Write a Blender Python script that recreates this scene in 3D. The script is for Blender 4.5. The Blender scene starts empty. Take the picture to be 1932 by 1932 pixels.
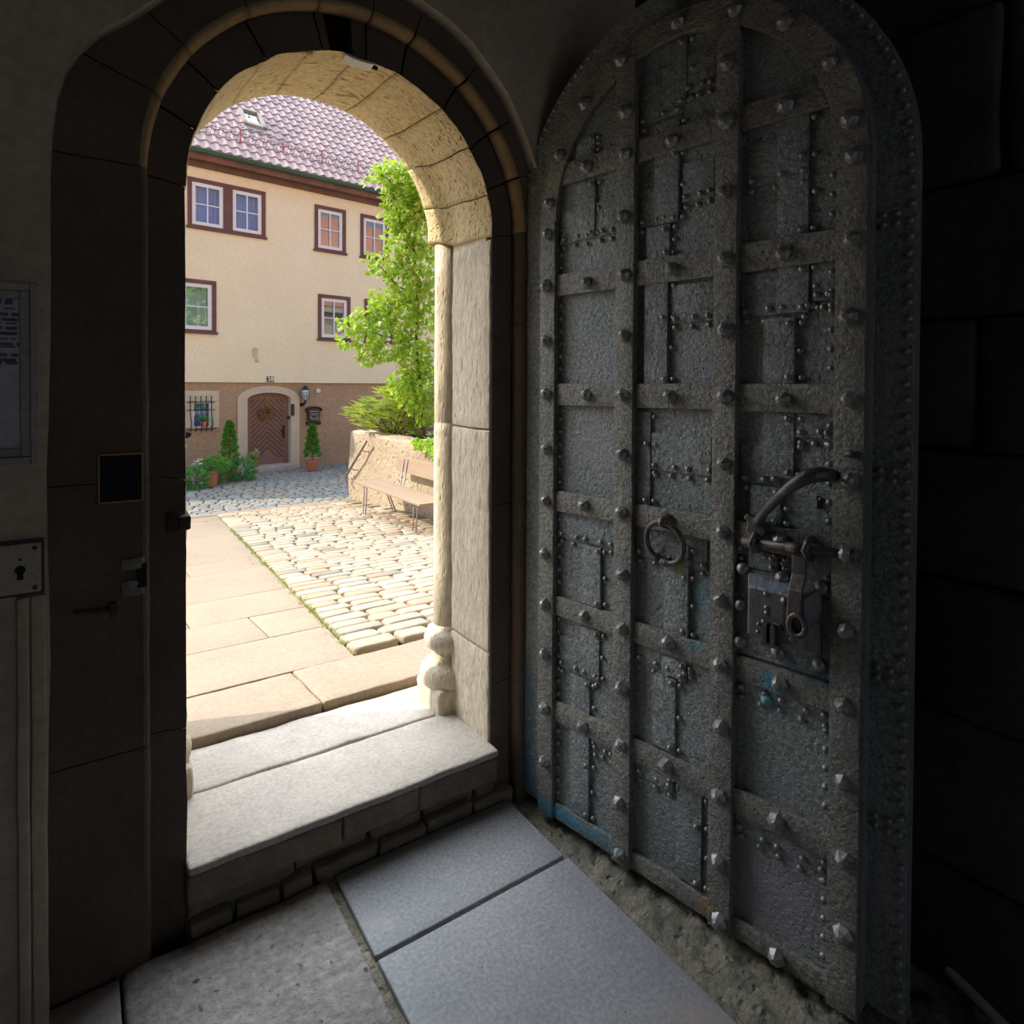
import bpy, math, random
from mathutils import Vector, Matrix, noise
random.seed(7)
PI = math.pi
COL = bpy.context.scene.collection
R_ = random.uniform

# ------------------------------------------------------------------ camera and measuring helpers
FPX, CXP, CYP = 1182.0, 966.0, 746.6
EYE = Vector((0, 0, 1.6))
CROT = (Matrix.Rotation(-math.radians(34.3), 3, 'Z') @ Matrix.Rotation(PI/2 - math.radians(.9), 3, 'X')
        @ Matrix.Rotation(math.radians(.29), 3, 'Z'))
def ray(x, y): return CROT @ Vector(((x-CXP)/FPX, -(y-CYP)/FPX, -1))
def on_plane(x, y, p, n):
    d = ray(x, y); n = Vector(n); return EYE + d*((Vector(p)-EYE).dot(n)/d.dot(n))
def onz(x, y, z): return on_plane(x, y, (0, 0, z), (0, 0, 1))
def ony(x, y, Y): return on_plane(x, y, (0, Y, 0), (0, 1, 0))
class Frame:
    def __init__(s, o, a):
        s.o = Vector(o); s.a = a
        s.x = Vector((math.cos(a), math.sin(a), 0)); s.y = Vector((-math.sin(a), math.cos(a), 0))
    def px(s, x, y, d=0):                       # photo pixel -> (u, z) on the plane d in front of the frame
        q = on_plane(x, y, s.o - s.y*d, s.y) - s.o
        return q.dot(s.x), q.z
    def w(s, u, v, z): return s.o + s.x*u + s.y*v + Vector((0, 0, z))
    def loc(s, p): q = Vector(p)-s.o; return q.dot(s.x), q.dot(s.y), q.z

# ------------------------------------------------------------------ mesh builder
class MB:
    def __init__(s): s.v = []; s.f = []; s.c = None; s.fc = []
    def add(s, vs, fs, col=None):
        b = len(s.v); s.v += [tuple(v) for v in vs]; s.f += [tuple(i+b for i in f) for f in fs]
        s.fc += [col]*len(fs); return b
    def box(s, x0, x1, y0, y1, z0, z1, col=None):
        s.add([(x0,y0,z0),(x1,y0,z0),(x1,y1,z0),(x0,y1,z0),(x0,y0,z1),(x1,y0,z1),(x1,y1,z1),(x0,y1,z1)],
              [(0,3,2,1),(4,5,6,7),(0,1,5,4),(1,2,6,5),(2,3,7,6),(3,0,4,7)], col); return s
    def obox(s, c, ax, ay, az, col=None):       # oriented box: centre and three half-axis vectors
        c, ax, ay, az = map(Vector, (c, ax, ay, az))
        vs = [c+ax*i+ay*j+az*k for k in (-1,1) for (i,j) in ((-1,-1),(1,-1),(1,1),(-1,1))]
        s.add(vs, [(0,3,2,1),(4,5,6,7),(0,1,5,4),(1,2,6,5),(2,3,7,6),(3,0,4,7)], col); return s
    def prism(s, pts, y0, y1):                  # outline in x-z (counter clockwise seen from -y), front y0, back y1
        n = len(pts)
        vs = [(x, y0, z) for x, z in pts]+[(x, y1, z) for x, z in pts]
        fs = [tuple(range(n)), tuple(range(2*n-1, n-1, -1))]+[(i, i+n, (i+1) % n+n, (i+1) % n) for i in range(n)]
        s.add(vs, fs); return s
    def strip(s, A, B, close=False):            # quads between two point rows
        n = len(A); b = s.add(list(A)+list(B), [])
        m = n if close else n-1
        for i in range(m): s.f.append((b+i, b+(i+1) % n, b+n+(i+1) % n, b+n+i)); s.fc.append(None)
        return s
    def loft(s, rows, close=False, cap=False):
        b = len(s.v); n = len(rows[0])
        for r in rows: s.v += [tuple(p) for p in r]
        for j in range(len(rows)-1):
            for i in range(n if close else n-1):
                k = (i+1) % n
                s.f.append((b+j*n+i, b+j*n+k, b+(j+1)*n+k, b+(j+1)*n+i)); s.fc.append(None)
        if cap:
            s.f.append(tuple(b+i for i in range(n-1, -1, -1))); s.f.append(tuple(b+(len(rows)-1)*n+i for i in range(n))); s.fc += [None, None]
        return s
    def tube(s, pts, r, n=8, cap=True, flat=1.0):
        pts = [Vector(p) for p in pts]; rs = r if isinstance(r, (list, tuple)) else [r]*len(pts)
        rows = []; up = None
        for i, p in enumerate(pts):
            t = (pts[min(i+1, len(pts)-1)]-pts[max(i-1, 0)]).normalized()
            if up is None: up = Vector((0, 0, 1)) if abs(t.z) < .9 else Vector((1, 0, 0))
            a = t.cross(up).normalized(); up = a.cross(t).normalized()
            rows.append([p+(a*math.cos(2*PI*k/n)+up*math.sin(2*PI*k/n)*flat)*rs[i] for k in range(n)])
        return s.loft(rows, True, cap)
    def lathe(s, prof, c=(0,0,0), n=20, cap=True, axis='z'):
        rows = []
        for r, h in prof:
            if axis == 'z': rows.append([(c[0]+r*math.cos(2*PI*k/n), c[1]+r*math.sin(2*PI*k/n), c[2]+h) for k in range(n)])
            else: rows.append([(c[0]+r*math.cos(2*PI*k/n), c[1]-h, c[2]+r*math.sin(2*PI*k/n)) for k in range(n)])
        return s.loft(rows, True, cap)
    def rbox(s, x0, x1, y0, y1, z0, z1, res=.05, rnd=.012, amp=.004, ns=6, seed=0, col=None):   # worn stone block
        def ax(a, b):
            n = max(1, min(40, int((b-a)/res))); L = [a, a+rnd*.35, a+rnd]+[a+rnd+(b-a-2*rnd)*i/n for i in range(1, n)]+[b-rnd, b-rnd*.35, b]
            return L
        X, Y, Z = ax(x0, x1), ax(y0, y1), ax(z0, z1)
        lo = Vector((x0+rnd, y0+rnd, z0+rnd)); hi = Vector((x1-rnd, y1-rnd, z1-rnd))
        sd = Vector((seed*3.7, seed*1.3, seed*7.1))
        def P(x, y, z):
            p = Vector((x, y, z)); q = Vector([min(max(p[i], lo[i]), hi[i]) for i in range(3)])
            d = p-q
            if d.length > 1e-6: p = q+d.normalized()*min(rnd, max(abs(c) for c in d))
            nn = noise.noise_vector(p*ns+sd)*amp+noise.noise_vector(p*ns*4+sd)*amp*.35
            return p+nn
        def g(U, V, fn, flip):
            b = len(s.v); nu, nv = len(U), len(V)
            for v in V:
                for u in U: s.v.append(tuple(fn(u, v)))
            for j in range(nv-1):
                for i in range(nu-1):
                    q = (b+j*nu+i, b+j*nu+i+1, b+(j+1)*nu+i+1, b+(j+1)*nu+i)
                    s.f.append(q[::-1] if flip else q); s.fc.append(col)
        g(X, Y, lambda u, v: P(u, v, z1), False); g(X, Y, lambda u, v: P(u, v, z0), True)
        g(X, Z, lambda u, v: P(u, y0, v), False); g(X, Z, lambda u, v: P(u, y1, v), True)
        g(Y, Z, lambda u, v: P(x1, u, v), False); g(Y, Z, lambda u, v: P(x0, u, v), True)
        return s
    def build(s, name, mat, parent=None, smooth=False, bevel=0, seg=2, loc=None, rz=0):
        me = bpy.data.meshes.new(name); me.from_pydata(s.v, [], s.f)
        me.materials.append(mat)
        if any(c is not None for c in s.fc):
            at = me.color_attributes.new('Col', 'FLOAT_COLOR', 'CORNER')
            for p, c in zip(me.polygons, s.fc):
                c = c or (1, 1, 1)
                for li in p.loop_indices: at.data[li].color = (c[0], c[1], c[2], 1)
        if smooth: me.polygons.foreach_set('use_smooth', [True]*len(me.polygons))
        o = bpy.data.objects.new(name, me); COL.objects.link(o)
        if parent: o.parent = parent
        if loc is not None: o.location = loc
        o.rotation_euler.z = rz
        if bevel:
            m = o.modifiers.new('bevel', 'BEVEL'); m.width = bevel; m.segments = seg; m.limit_method = 'ANGLE'
        return o

def tag(o, label=None, cat=None, group=None, kind=None):
    if label: o['label'] = label
    if cat: o['category'] = cat
    if group: o['group'] = group
    if kind: o['kind'] = kind
    return o
def empty(name, loc, rz=0):
    o = bpy.data.objects.new(name, None); o.empty_display_size = .1; COL.objects.link(o)
    o.location = loc; o.rotation_euler.z = rz; return o
def copy_tree(o, parent=None):
    c = o.copy(); COL.objects.link(c); c.parent = parent
    for ch in [x for x in bpy.data.objects if x.parent == o]: copy_tree(ch, c)
    return c

# ------------------------------------------------------------------ materials
def srgb(r, g, b):
    return tuple(((c/255)/12.92 if c/255 <= .04045 else ((c/255+.055)/1.055)**2.4) for c in (r, g, b))
def mat(name, c1, c2=None, rough=.8, scale=4, bump=.3, bscale=30, bdist=.01, metal=0, spec=.4, detail=6, attr=False, c3=None, s3=1.2, t3=.6, spots=None, stretch=None, leaf=False, pits=0, vscale=60, fine=(.86,1.12), dk=None):
    m = bpy.data.materials.new(name); m.use_nodes = True; N = m.node_tree.nodes; L = m.node_tree.links
    B = N['Principled BSDF']; B.inputs['Roughness'].default_value = rough; B.inputs['Metallic'].default_value = metal
    B.inputs['Specular IOR Level'].default_value = spec
    tc = N.new('ShaderNodeTexCoord'); co = tc.outputs['Object']
    if stretch:
        mp = N.new('ShaderNodeMapping'); mp.inputs['Scale'].default_value = stretch; L.new(co, mp.inputs[0]); cs = mp.outputs[0]
    else: cs = co
    def noi(sc, det=6, ro=.6, src=None):
        n = N.new('ShaderNodeTexNoise'); n.inputs['Scale'].default_value = sc; n.inputs['Detail'].default_value = det; n.inputs['Roughness'].default_value = ro
        L.new(src or cs, n.inputs['Vector']); return n.outputs[0]
    def ramp(src, a, b):
        r = N.new('ShaderNodeMapRange'); r.inputs['From Min'].default_value = a; r.inputs['From Max'].default_value = b; L.new(src, r.inputs['Value']); return r.outputs[0]
    def mix(f, a, b):
        x = N.new('ShaderNodeMix'); x.data_type = 'RGBA'; L.new(f, x.inputs[0])
        for i, v in ((6, a), (7, b)):
            if isinstance(v, tuple): x.inputs[i].default_value = v+(1,)
            else: L.new(v, x.inputs[i])
        return x.outputs[2]
    c2 = c2 or tuple(c*.75 for c in c1)
    col = mix(ramp(noi(scale, detail), .35, .65), c1, c2)
    fine = mix(ramp(noi(bscale*1.5, 3), .3, .7), (fine[0],)*3, (fine[1],)*3)
    mu = N.new('ShaderNodeMix'); mu.data_type = 'RGBA'; mu.blend_type = 'MULTIPLY'; mu.inputs[0].default_value = 1; L.new(col, mu.inputs[6]); L.new(fine, mu.inputs[7]); col = mu.outputs[2]
    if c3: col = mix(ramp(noi(s3, 5, .65), t3, t3+.12), col, c3)
    if attr:
        a = N.new('ShaderNodeVertexColor'); a.layer_name = 'Col'
        mu = N.new('ShaderNodeMix'); mu.data_type = 'RGBA'; mu.blend_type = 'MULTIPLY'; mu.inputs[0].default_value = 1; L.new(col, mu.inputs[6]); L.new(a.outputs[0], mu.inputs[7]); col = mu.outputs[2]
    if dk:
        mp = N.new('ShaderNodeMapping'); mp.inputs['Scale'].default_value = dk[3]; mp.inputs['Rotation'].default_value = (.5, .9, .3); L.new(co, mp.inputs[0])
        ds = ramp(noi(dk[0], 3, .5, mp.outputs[0]), dk[1], dk[1]+.06); col = mix(ds, col, dk[2])
    for (p, rad, sc, c) in (spots or []):
        mp = N.new('ShaderNodeMapping'); mp.inputs['Location'].default_value = tuple(-p[i]/rad[i] for i in range(3)); mp.inputs['Scale'].default_value = tuple(1/r for r in rad); L.new(co, mp.inputs[0])
        ln = N.new('ShaderNodeVectorMath'); ln.operation = 'LENGTH'; L.new(mp.outputs[0], ln.inputs[0])
        ad = N.new('ShaderNodeMath'); ad.operation = 'ADD'; L.new(ln.outputs['Value'], ad.inputs[0])
        nn = N.new('ShaderNodeMath'); nn.operation = 'MULTIPLY_ADD'; nn.inputs[1].default_value = 5; nn.inputs[2].default_value = -2.3; L.new(noi(sc, 5, .7), nn.inputs[0]); L.new(nn.outputs[0], ad.inputs[1])
        col = mix(ramp(ad.outputs[0], 1.0, .65), col, c)
    L.new(col, B.inputs['Base Color'])
    if bump:
        bp = N.new('ShaderNodeBump'); bp.inputs['Strength'].default_value = bump; bp.inputs['Distance'].default_value = bdist
        h = noi(bscale, 8, .65)
        if pits:
            vo = N.new('ShaderNodeTexVoronoi'); vo.inputs['Scale'].default_value = vscale; L.new(cs, vo.inputs['Vector'])
            r = ramp(vo.outputs['Distance'], 0, .3); ma = N.new('ShaderNodeMath'); ma.operation = 'MULTIPLY_ADD'; ma.inputs[1].default_value = pits; L.new(r, ma.inputs[0]); L.new(h, ma.inputs[2]); h = ma.outputs[0]
        L.new(h, bp.inputs['Height']); L.new(bp.outputs[0], B.inputs['Normal'])
    if leaf:
        tr = N.new('ShaderNodeBsdfTranslucent'); L.new(col, tr.inputs[0]); ms = N.new('ShaderNodeMixShader'); ms.inputs[0].default_value = .35
        L.new(B.outputs[0], ms.inputs[1]); L.new(tr.outputs[0], ms.inputs[2]); L.new(ms.outputs[0], N['Material Output'].inputs[0])
    return m
M = {}
M['plaster'] = mat('plaster', (.56,.47,.35), (.46,.38,.28), .95, 1.6, .5, 22, .012)
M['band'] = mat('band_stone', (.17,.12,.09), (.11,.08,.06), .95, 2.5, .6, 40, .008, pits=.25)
M['roll'] = mat('roll_stone', (.44,.29,.14), (.33,.22,.11), .95, 2.5, .6, 50, .006)
M['reveal'] = mat('reveal_sandstone', (.74,.64,.49), (.63,.54,.40), .92, 3, .8, 38, .010, stretch=(1,1,.35), c3=(.62,.50,.34), s3=2.0, t3=.62, pits=.5, vscale=55, fine=(.78,1.15), dk=(42,.64,(.42,.34,.24),(1,1,.3)))
M['reveal_arch'] = mat('arch_sandstone', (.84,.67,.38), (.74,.57,.29), .92, 3, 1.0, 34, .014, c3=(.62,.43,.18), s3=3, t3=.66, pits=.6, vscale=40, fine=(.80,1.15), dk=(34,.62,(.42,.29,.12),(.45,1.2,1.2)))
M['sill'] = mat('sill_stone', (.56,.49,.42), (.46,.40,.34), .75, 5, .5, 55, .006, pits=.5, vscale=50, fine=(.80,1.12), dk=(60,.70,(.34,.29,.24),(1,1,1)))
M['sillfront'] = mat('sill_front_stone', (.34,.27,.19), (.20,.165,.125), .95, 6, .8, 35, .015)  # dirty dark stone that also carries the riser's shade in its colour
M['flag'] = mat('floor_flagstone', (.33,.33,.34), (.23,.245,.27), .48, 2.2, .45, 55, .006, spec=.55, c3=(.38,.31,.28), s3=.9, t3=.5, fine=(.72,1.22), dk=(75,.70,(.10,.10,.10),(1,1,1)))
M['flagrough'] = mat('rough_flagstone', (.40,.37,.34), (.29,.275,.26), .60, 5, 1.0, 26, .016, spec=.5, fine=(.70,1.25), dk=(40,.66,(.10,.09,.08),(1,1,1)))
M['mortar'] = mat('mortar_floor', (.42,.38,.29), (.28,.25,.20), .85, 8, 1.0, 34, .03, pits=.6, vscale=26, fine=(.7,1.2))
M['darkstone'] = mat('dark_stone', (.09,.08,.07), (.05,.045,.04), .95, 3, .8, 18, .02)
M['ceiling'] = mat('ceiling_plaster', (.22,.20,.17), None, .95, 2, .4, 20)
M['path'] = mat('path_slab', (.31,.235,.165), (.275,.21,.15), .85, 1.5, .25, 30, .006)
M['cobble'] = mat('cobble', (.45,.375,.285), (.375,.315,.245), .8, 9, .5, 50, .008, attr=True)
M['cobblebed'] = mat('cobble_bed', (.17,.13,.08), (.11,.10,.05), .95, 5, .6, 40, .01, c3=(.09,.12,.03), s3=6, t3=.6)
M['street'] = mat('street_sett', (.30,.285,.25), (.22,.215,.20), .7, 5, .5, 40, .008, attr=True)
M['streetbed'] = mat('street_bed', (.10,.11,.10), (.07,.08,.07), .95, 5, .6, 40, .01)
M['limestone'] = mat('retaining_stone', (.56,.44,.31), (.48,.37,.255), .9, 4, 1.0, 12, .05, c3=(.55,.36,.18), s3=3.5, t3=.68, pits=.8, vscale=9)
M['soil'] = mat('soil', (.10,.08,.05), None, .95, 8, .6, 30)
M['cream'] = mat('cream_render', (.93,.81,.58), (.88,.76,.53), .9, .8, .12, 40, .004)
M['brown'] = mat('brown_render', (.52,.35,.22), (.44,.30,.19), .95, 1.2, 1.0, 9, .05)
M['quoin'] = mat('door_surround_stone', (.66,.56,.40), (.58,.49,.36), .9, 3, .2, 50, .004)
M['timber'] = mat('brown_timber', (.17,.085,.075), (.14,.07,.06), .7, 4, .1, 60, .002)
M['fascia'] = mat('fascia_timber', (.22,.11,.07), (.15,.075,.05), .75, 3, .2, 40)
M['gutter'] = mat('gutter_green', (.06,.13,.08), (.05,.10,.06), .5, 5, 0)
M['white'] = mat('white_paint', (.85,.85,.86), (.80,.80,.82), .45, 3, 0)
M['tile'] = mat('roof_tile', (.56,.42,.39), (.42,.32,.32), .8, 1.3, .4, 25, .01, c3=(.30,.24,.25), s3=3, t3=.55)
M['redtile'] = mat('red_roof', (.45,.17,.09), (.35,.13,.08), .8, 2, .3, 20)
M['red'] = mat('red_metal', (.50,.10,.07), None, .6, 4, 0)
M['wire'] = mat('brown_wire', (.16,.09,.08), None, .6, 4, 0)
M['curtain'] = mat('curtain', (.75,.80,.80), (.60,.66,.66), .9, 6, .2, 20, stretch=(12,1,.3))
M['bluecurtain'] = mat('blue_curtain', (.08,.50,.95), (.05,.40,.85), .8, 4, .2, 20, stretch=(10,1,.3))  # sky reflection of the upper window put into the curtain colour
M['doorbrown'] = mat('door_brown_paint', (.27,.155,.12), (.235,.13,.10), .6, 4, .1, 60)
M['black'] = mat('black_iron', (.03,.03,.035), (.02,.02,.02), .5, 6, .1, 60)
M['darkmetal'] = mat('cast_metal', (.07,.07,.07), (.04,.04,.045), .45, 9, .4, 50, metal=.3)
M['terracotta'] = mat('terracotta', (.55,.20,.11), (.45,.16,.09), .8, 5, .2, 50)
M['conifer'] = mat('conifer_green', (.20,.50,.06), (.09,.28,.04), .6, 12, 0, leaf=True, spec=.3)
M['leafgreen'] = mat('leaf_green', (.26,.52,.10), (.13,.32,.07), .6, 9, 0, leaf=True, spec=.3)
M['bluegreen'] = mat('blue_green_leaf', (.18,.46,.14), (.10,.32,.10), .6, 9, 0, leaf=True, spec=.3)
M['vine'] = mat('vine_leaf', (.50,.66,.07), (.25,.46,.05), .45, 3.2, 0, leaf=True, spec=.4, c3=(.75,.72,.14), s3=3.2, t3=.56)
M['juniper'] = mat('juniper_spray', (.55,.62,.10), (.26,.38,.08), .6, 1.6, 0, leaf=True, spec=.3)
M['twig'] = mat('twig', (.16,.10,.06), None, .9, 8, .3)
M['petal'] = mat('white_petal', (.85,.80,.80), (.85,.6,.62), .7, 9, 0, leaf=True)
M['wreath'] = mat('dried_wreath', (.42,.26,.09), (.24,.12,.05), .85, 14, .4, 40)
M['steel'] = mat('bench_steel', (.35,.30,.32), (.28,.22,.24), .4, 6, 0, metal=.7)
M['benchwood'] = mat('bench_plank', (.36,.25,.17), (.31,.22,.15), .7, 2, .15, 40, stretch=(6,.6,6))
M['lampglass'] = mat('lamp_glass', (.70,.76,.80), (.55,.60,.66), .15, 8, 0, spec=.8)
M['pastic'] = mat('white_plastic', (.75,.73,.68), None, .5, 5, 0)
M['paper'] = mat('notice_paper', (.52,.52,.56), (.48,.48,.53), .7, 2, 0)
M['ink'] = mat('ink', (.14,.14,.19), None, .8, 4, 0)
M['greyframe'] = mat('grey_frame', (.42,.38,.32), (.34,.31,.26), .6, 5, .2, 40)
M['steelplate'] = mat('steel_plate', (.50,.42,.31), (.40,.33,.24), .55, 9, .2, 60)
M['rust'] = mat('rusted_iron', (.05,.035,.03), (.09,.05,.035), .8, 12, .6, 40)
M['void'] = mat('socket_dark', (.012,.013,.02), None, .9, 4, 0)
M['rail'] = mat('handrail_steel', (.30,.24,.20), None, .45, 5, 0, metal=.5)
M['wood'] = mat('pale_lath', (.80,.72,.54), (.68,.60,.44), .8, 5, .3, 40)  # bright colour of the bar that stands in for light on the floor
M['grass'] = mat('grass_blade', (.25,.34,.06), (.36,.36,.12), .7, 6, 0, leaf=True)
def glass(name, tint, f=.35):
    m = bpy.data.materials.new(name); m.use_nodes = True; N = m.node_tree.nodes; L = m.node_tree.links
    g = N.new('ShaderNodeBsdfGlossy'); g.inputs['Roughness'].default_value = .03; g.inputs['Color'].default_value = (*tint, 1)
    t = N.new('ShaderNodeBsdfTransparent'); t.inputs['Color'].default_value = (.85, .9, .92, 1)
    x = N.new('ShaderNodeMixShader'); x.inputs[0].default_value = f
    L.new(t.outputs[0], x.inputs[1]); L.new(g.outputs[0], x.inputs[2]); L.new(x.outputs[0], N['Material Output'].inputs[0]); return m
M['glass'] = glass('window_glass', (.9, .95, 1), .16); M['glass_clear'] = glass('clear_window_glass', (.9, .95, 1), .05)

# ------------------------------------------------------------------ the arched doorway (setting)
def jit(p, a=.004, s=9):
    p = Vector(p); return p+noise.noise_vector(p*s)*a+noise.noise_vector(p*s*4)*a*.4
def arc_pos(xc, sp, r, Y, s):      # s<0 right leg, 0..pi arc, >pi left leg
    z0 = 1.6+sp
    if s < 0: return Vector((xc+r, Y, z0+s))
    if s <= PI: return Vector((xc+r*math.cos(s), Y, z0+r*math.sin(s)))
    return Vector((xc-r, Y, z0-(s-PI)))
def arch_block(mb, prof, s0, s1, gap=.0035, amp=.004, sub=None):
    g0 = gap; a, b = s0+g0, s1-g0
    arc = (a+b)/2 > 0 and (a+b)/2 < PI
    n = sub or max(3, int((b-a)/(.07 if arc else .10)))
    rows = []
    for i in range(n+1):
        s = a+(b-a)*i/n
        e = min(i, n-i)
        row = []
        for j, (xc, sp, r, Y) in enumerate(prof):
            p = jit(arc_pos(xc, sp, r, Y, s), amp)
            row.append(p)
        rows.append(row)
    # pull the two end rows back into the joint
    for end, nb in ((0, 1), (-1, -2)):
        r2 = []
        for j, (xc, sp, r, Y) in enumerate(prof):
            p = rows[end][j]; r2.append(p)
        deep = []
        for j, (xc, sp, r, Y) in enumerate(prof):
            s = a if end == 0 else b
            deep.append(jit(arc_pos(xc, sp, r+.02, Y+.02, s), amp))
        if end == 0: rows.insert(0, deep)
        else: rows.append(deep)
    mb.loft(rows)
zl = 1.6+.59
RING = [(.768,.59,1.20,1.985),(.768,.59,.9,1.98),(.768,.59,.644,1.98)]
ROLL = [(.768,.59,.646,1.981),(.768,.59,.638,1.980),(.768,.59,.629,1.985),(.768,.59,.622,1.996),(.768,.59,.620,2.015),(.768,.59,.624,2.032),(.768,.59,.630,2.05)]
FACE = [(.768,.59,.645,2.05),(.772,.585,.58,2.052),(.775,.575,.532,2.053)]
angs = [0, 19, 36, 54, 74, 88, 104, 125, 146, 161, 181]
legs_r = [-2.25, -1.75, -1.05, -.35, 0]
S = [math.radians(a) for a in angs]; S[-1] = PI
segs = [(legs_r[i], legs_r[i+1]) for i in range(4)]+[(S[i], S[i+1]) for i in range(len(S)-1)]
zj = [2.20, 1.335, .60, -.06]
lft = [PI, PI+(zl-1.335), PI+(zl-.60), PI+zl+.06]
segs += [(lft[i], lft[i+1]) for i in range(3)]
b1 = MB(); b2 = MB(); b3 = MB()
for i, (a, b) in enumerate(segs):
    key = abs(a-math.radians(88)) < .01
    if a < 0 or a >= PI:
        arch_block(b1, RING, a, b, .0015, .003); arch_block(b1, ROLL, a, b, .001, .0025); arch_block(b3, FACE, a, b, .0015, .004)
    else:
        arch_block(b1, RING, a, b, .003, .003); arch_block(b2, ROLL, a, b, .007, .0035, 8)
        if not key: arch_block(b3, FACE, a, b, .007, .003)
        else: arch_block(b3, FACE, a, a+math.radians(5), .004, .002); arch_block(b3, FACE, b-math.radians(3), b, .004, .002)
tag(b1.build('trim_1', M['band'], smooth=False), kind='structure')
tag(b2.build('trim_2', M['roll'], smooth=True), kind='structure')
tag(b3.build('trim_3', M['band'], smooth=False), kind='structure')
# reveal: arch voussoirs, with a worn outer rim
REV = [(.775,.575,.530,2.053),(.775,.577,.527,2.06)]+[(.775-.005*t, .577+.02*t, .527-.005*t, 2.06+.29*t) for t in (.2,.4,.6,.8,1)]+[(.765,.605,.512,2.385),(.76,.615,.503,2.42),(.757,.622,.498,2.47),(.755,.625,.50,2.50),(.755,.625,.53,2.53),(.755,.625,.80,2.54)]
b4 = MB()
ja = [0, 17, 37, 55, 76, 91, 109, 128, 146, 163, 180]
for i in range(len(ja)-1):
    arch_block(b4, REV, math.radians(ja[i]), math.radians(ja[i+1]), .0045, .006, 10)
tag(b4.build('trim_4', M['reveal_arch'], smooth=True), kind='structure')
b5 = MB()
for (z0, z1) in ((-.05, .545), (.552, 1.425), (1.43, 2.17)):
    b5.rbox(1.303, 1.55, 2.066, 2.37, z0, z1, .04, .008, .004, 9, z0)
    b5.rbox(1.395, 1.60, 2.36, 2.55, z0, z1, .06, .008, .003, 9, z0)
    if z1 > 2: b5.rbox(1.3055, 1.55, 2.10, 2.37, 2.05, 2.205, .04, .006, .003, 9, 8)
    b5.rbox(0.0, .246, 2.075, 2.37, z0, z1, .04, .012, .007, 9, z0+3)
    b5.rbox(-.05, .20, 2.36, 2.55, z0, z1, .06, .008, .003, 9, z0)
tag(b5.build('trim_5', M['reveal'], smooth=True), kind='structure')
b6 = MB()
for cx in (1.335, .18):
    cy = 2.45
    prof = [(.098,.285),(.114,.29),(.124,.31),(.127,.335),(.122,.36),(.108,.378),(.088,.385),(.080,.395),(.072,.42),(.070,.435),(.082,.442),(.098,.452),(.107,.47),(.109,.49),(.103,.512),(.090,.527),(.074,.532),(.068,.55)]
    b6.lathe(prof, (cx, cy, 0), 28)
    prof = [(.067,.55)]+[(.067+.001*math.sin(z*7), z) for z in (.8,1.1,1.4)]+[(.066,1.435),(.062,1.438),(.066,1.442)]+[(.066, z) for z in (1.7,2.0,2.24)]
    b6.lathe(prof, (cx, cy, 0), 28)
    b6.rbox(cx-.105, cx+.12, cy-.11, cy+.11, .17, .30, .03, .02, .008, 12, 2)
for i in range(len(b6.v)): b6.v[i] = tuple(jit(b6.v[i], .0018, 14))
tag(b6.build('trim_6', M['reveal'], smooth=True), kind='structure')

def holed_wall(mb, loop, Y, rect, thick=0):     # wall face with an arched hole
    x0, x1, z0, z1 = rect; cx = sum(p[0] for p in loop)/len(loop); cz = sum(p[1] for p in loop)/len(loop)
    out = []
    for x, z in loop:
        dx, dz = x-cx, z-cz; t = 1e9
        if dx > 1e-9: t = min(t, (x1-cx)/dx)
        if dx < -1e-9: t = min(t, (x0-cx)/dx)
        if dz > 1e-9: t = min(t, (z1-cz)/dz)
        if dz < -1e-9: t = min(t, (z0-cz)/dz)
        out.append((cx+dx*t, cz+dz*t))
    n = len(loop)
    for k in range(n):      # add wall corners
        pass
    A = [Vector((x, Y, z)) for x, z in loop]; Bq = [Vector((x, Y, z)) for x, z in out]
    rows = [[a.lerp(b, t) for a, b in zip(A, Bq)] for t in (0, .06, .15, .3, .6, 1)]
    rows = [[jit(p, .006, 3) if i < 4 else p for p in r] for i, r in enumerate(rows)]
    mb.loft(rows[::-1], True)
    corners = [(x0,z0),(x1,z0),(x1,z1),(x0,z1)]
    for k in range(n):
        a, b = out[k], out[(k+1) % n]
        for c in corners:
            ea = {i for i, v in enumerate((a[0]-x0, a[0]-x1, a[1]-z0, a[1]-z1)) if abs(v) < 1e-5}
            eb = {i for i, v in enumerate((b[0]-x0, b[0]-x1, b[1]-z0, b[1]-z1)) if abs(v) < 1e-5}
            if not (ea & eb):
                ec = {i for i, v in enumerate((c[0]-x0, c[0]-x1, c[1]-z0, c[1]-z1)) if abs(v) < 1e-5}
                if ec & ea and ec & eb: mb.add([(a[0],Y,a[1]),(b[0],Y,b[1]),(c[0],Y,c[1])], [(0,1,2)])
    if thick:
        mb.strip([jit((x, Y, z), .006, 3) for x, z in loop], [(x, Y+thick, z) for x, z in loop], True)
# plaster in front of the stone band
PY = 1.93
pp = [(88,1800),(90,1500),(93,1200),(86,900),(92,640),(95,480),(94,334),(98,250),(108,175),(125,125),(148,91),(190,55),(242,30),(330,-25),(450,-75),(600,-95),(720,-50),(799,0),(850,38),(891,78),(925,125),(958,173),(982,225),(1003,279),(1020,345),(1032,430),(1036,560)]
loop = [(ony(x, y, PY).x, ony(x, y, PY).z) for x, y in pp]
loop = [(loop[0][0], -.06)]+loop+[(loop[-1][0], -.06)]
loop = loop[::-1]
dense = []
for i in range(len(loop)):
    a, b = Vector(loop[i]), Vector(loop[(i+1) % len(loop)]); n = max(1, int((b-a).length/.06))
    dense += [tuple(a.lerp(b, k/n)) for k in range(n)]
mb = MB(); holed_wall(mb, dense, PY, (-2.6, 2.0, -.08, 3.4), .06)
tag(mb.build('wall_front', M['plaster'], smooth=True), kind='structure')
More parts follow.
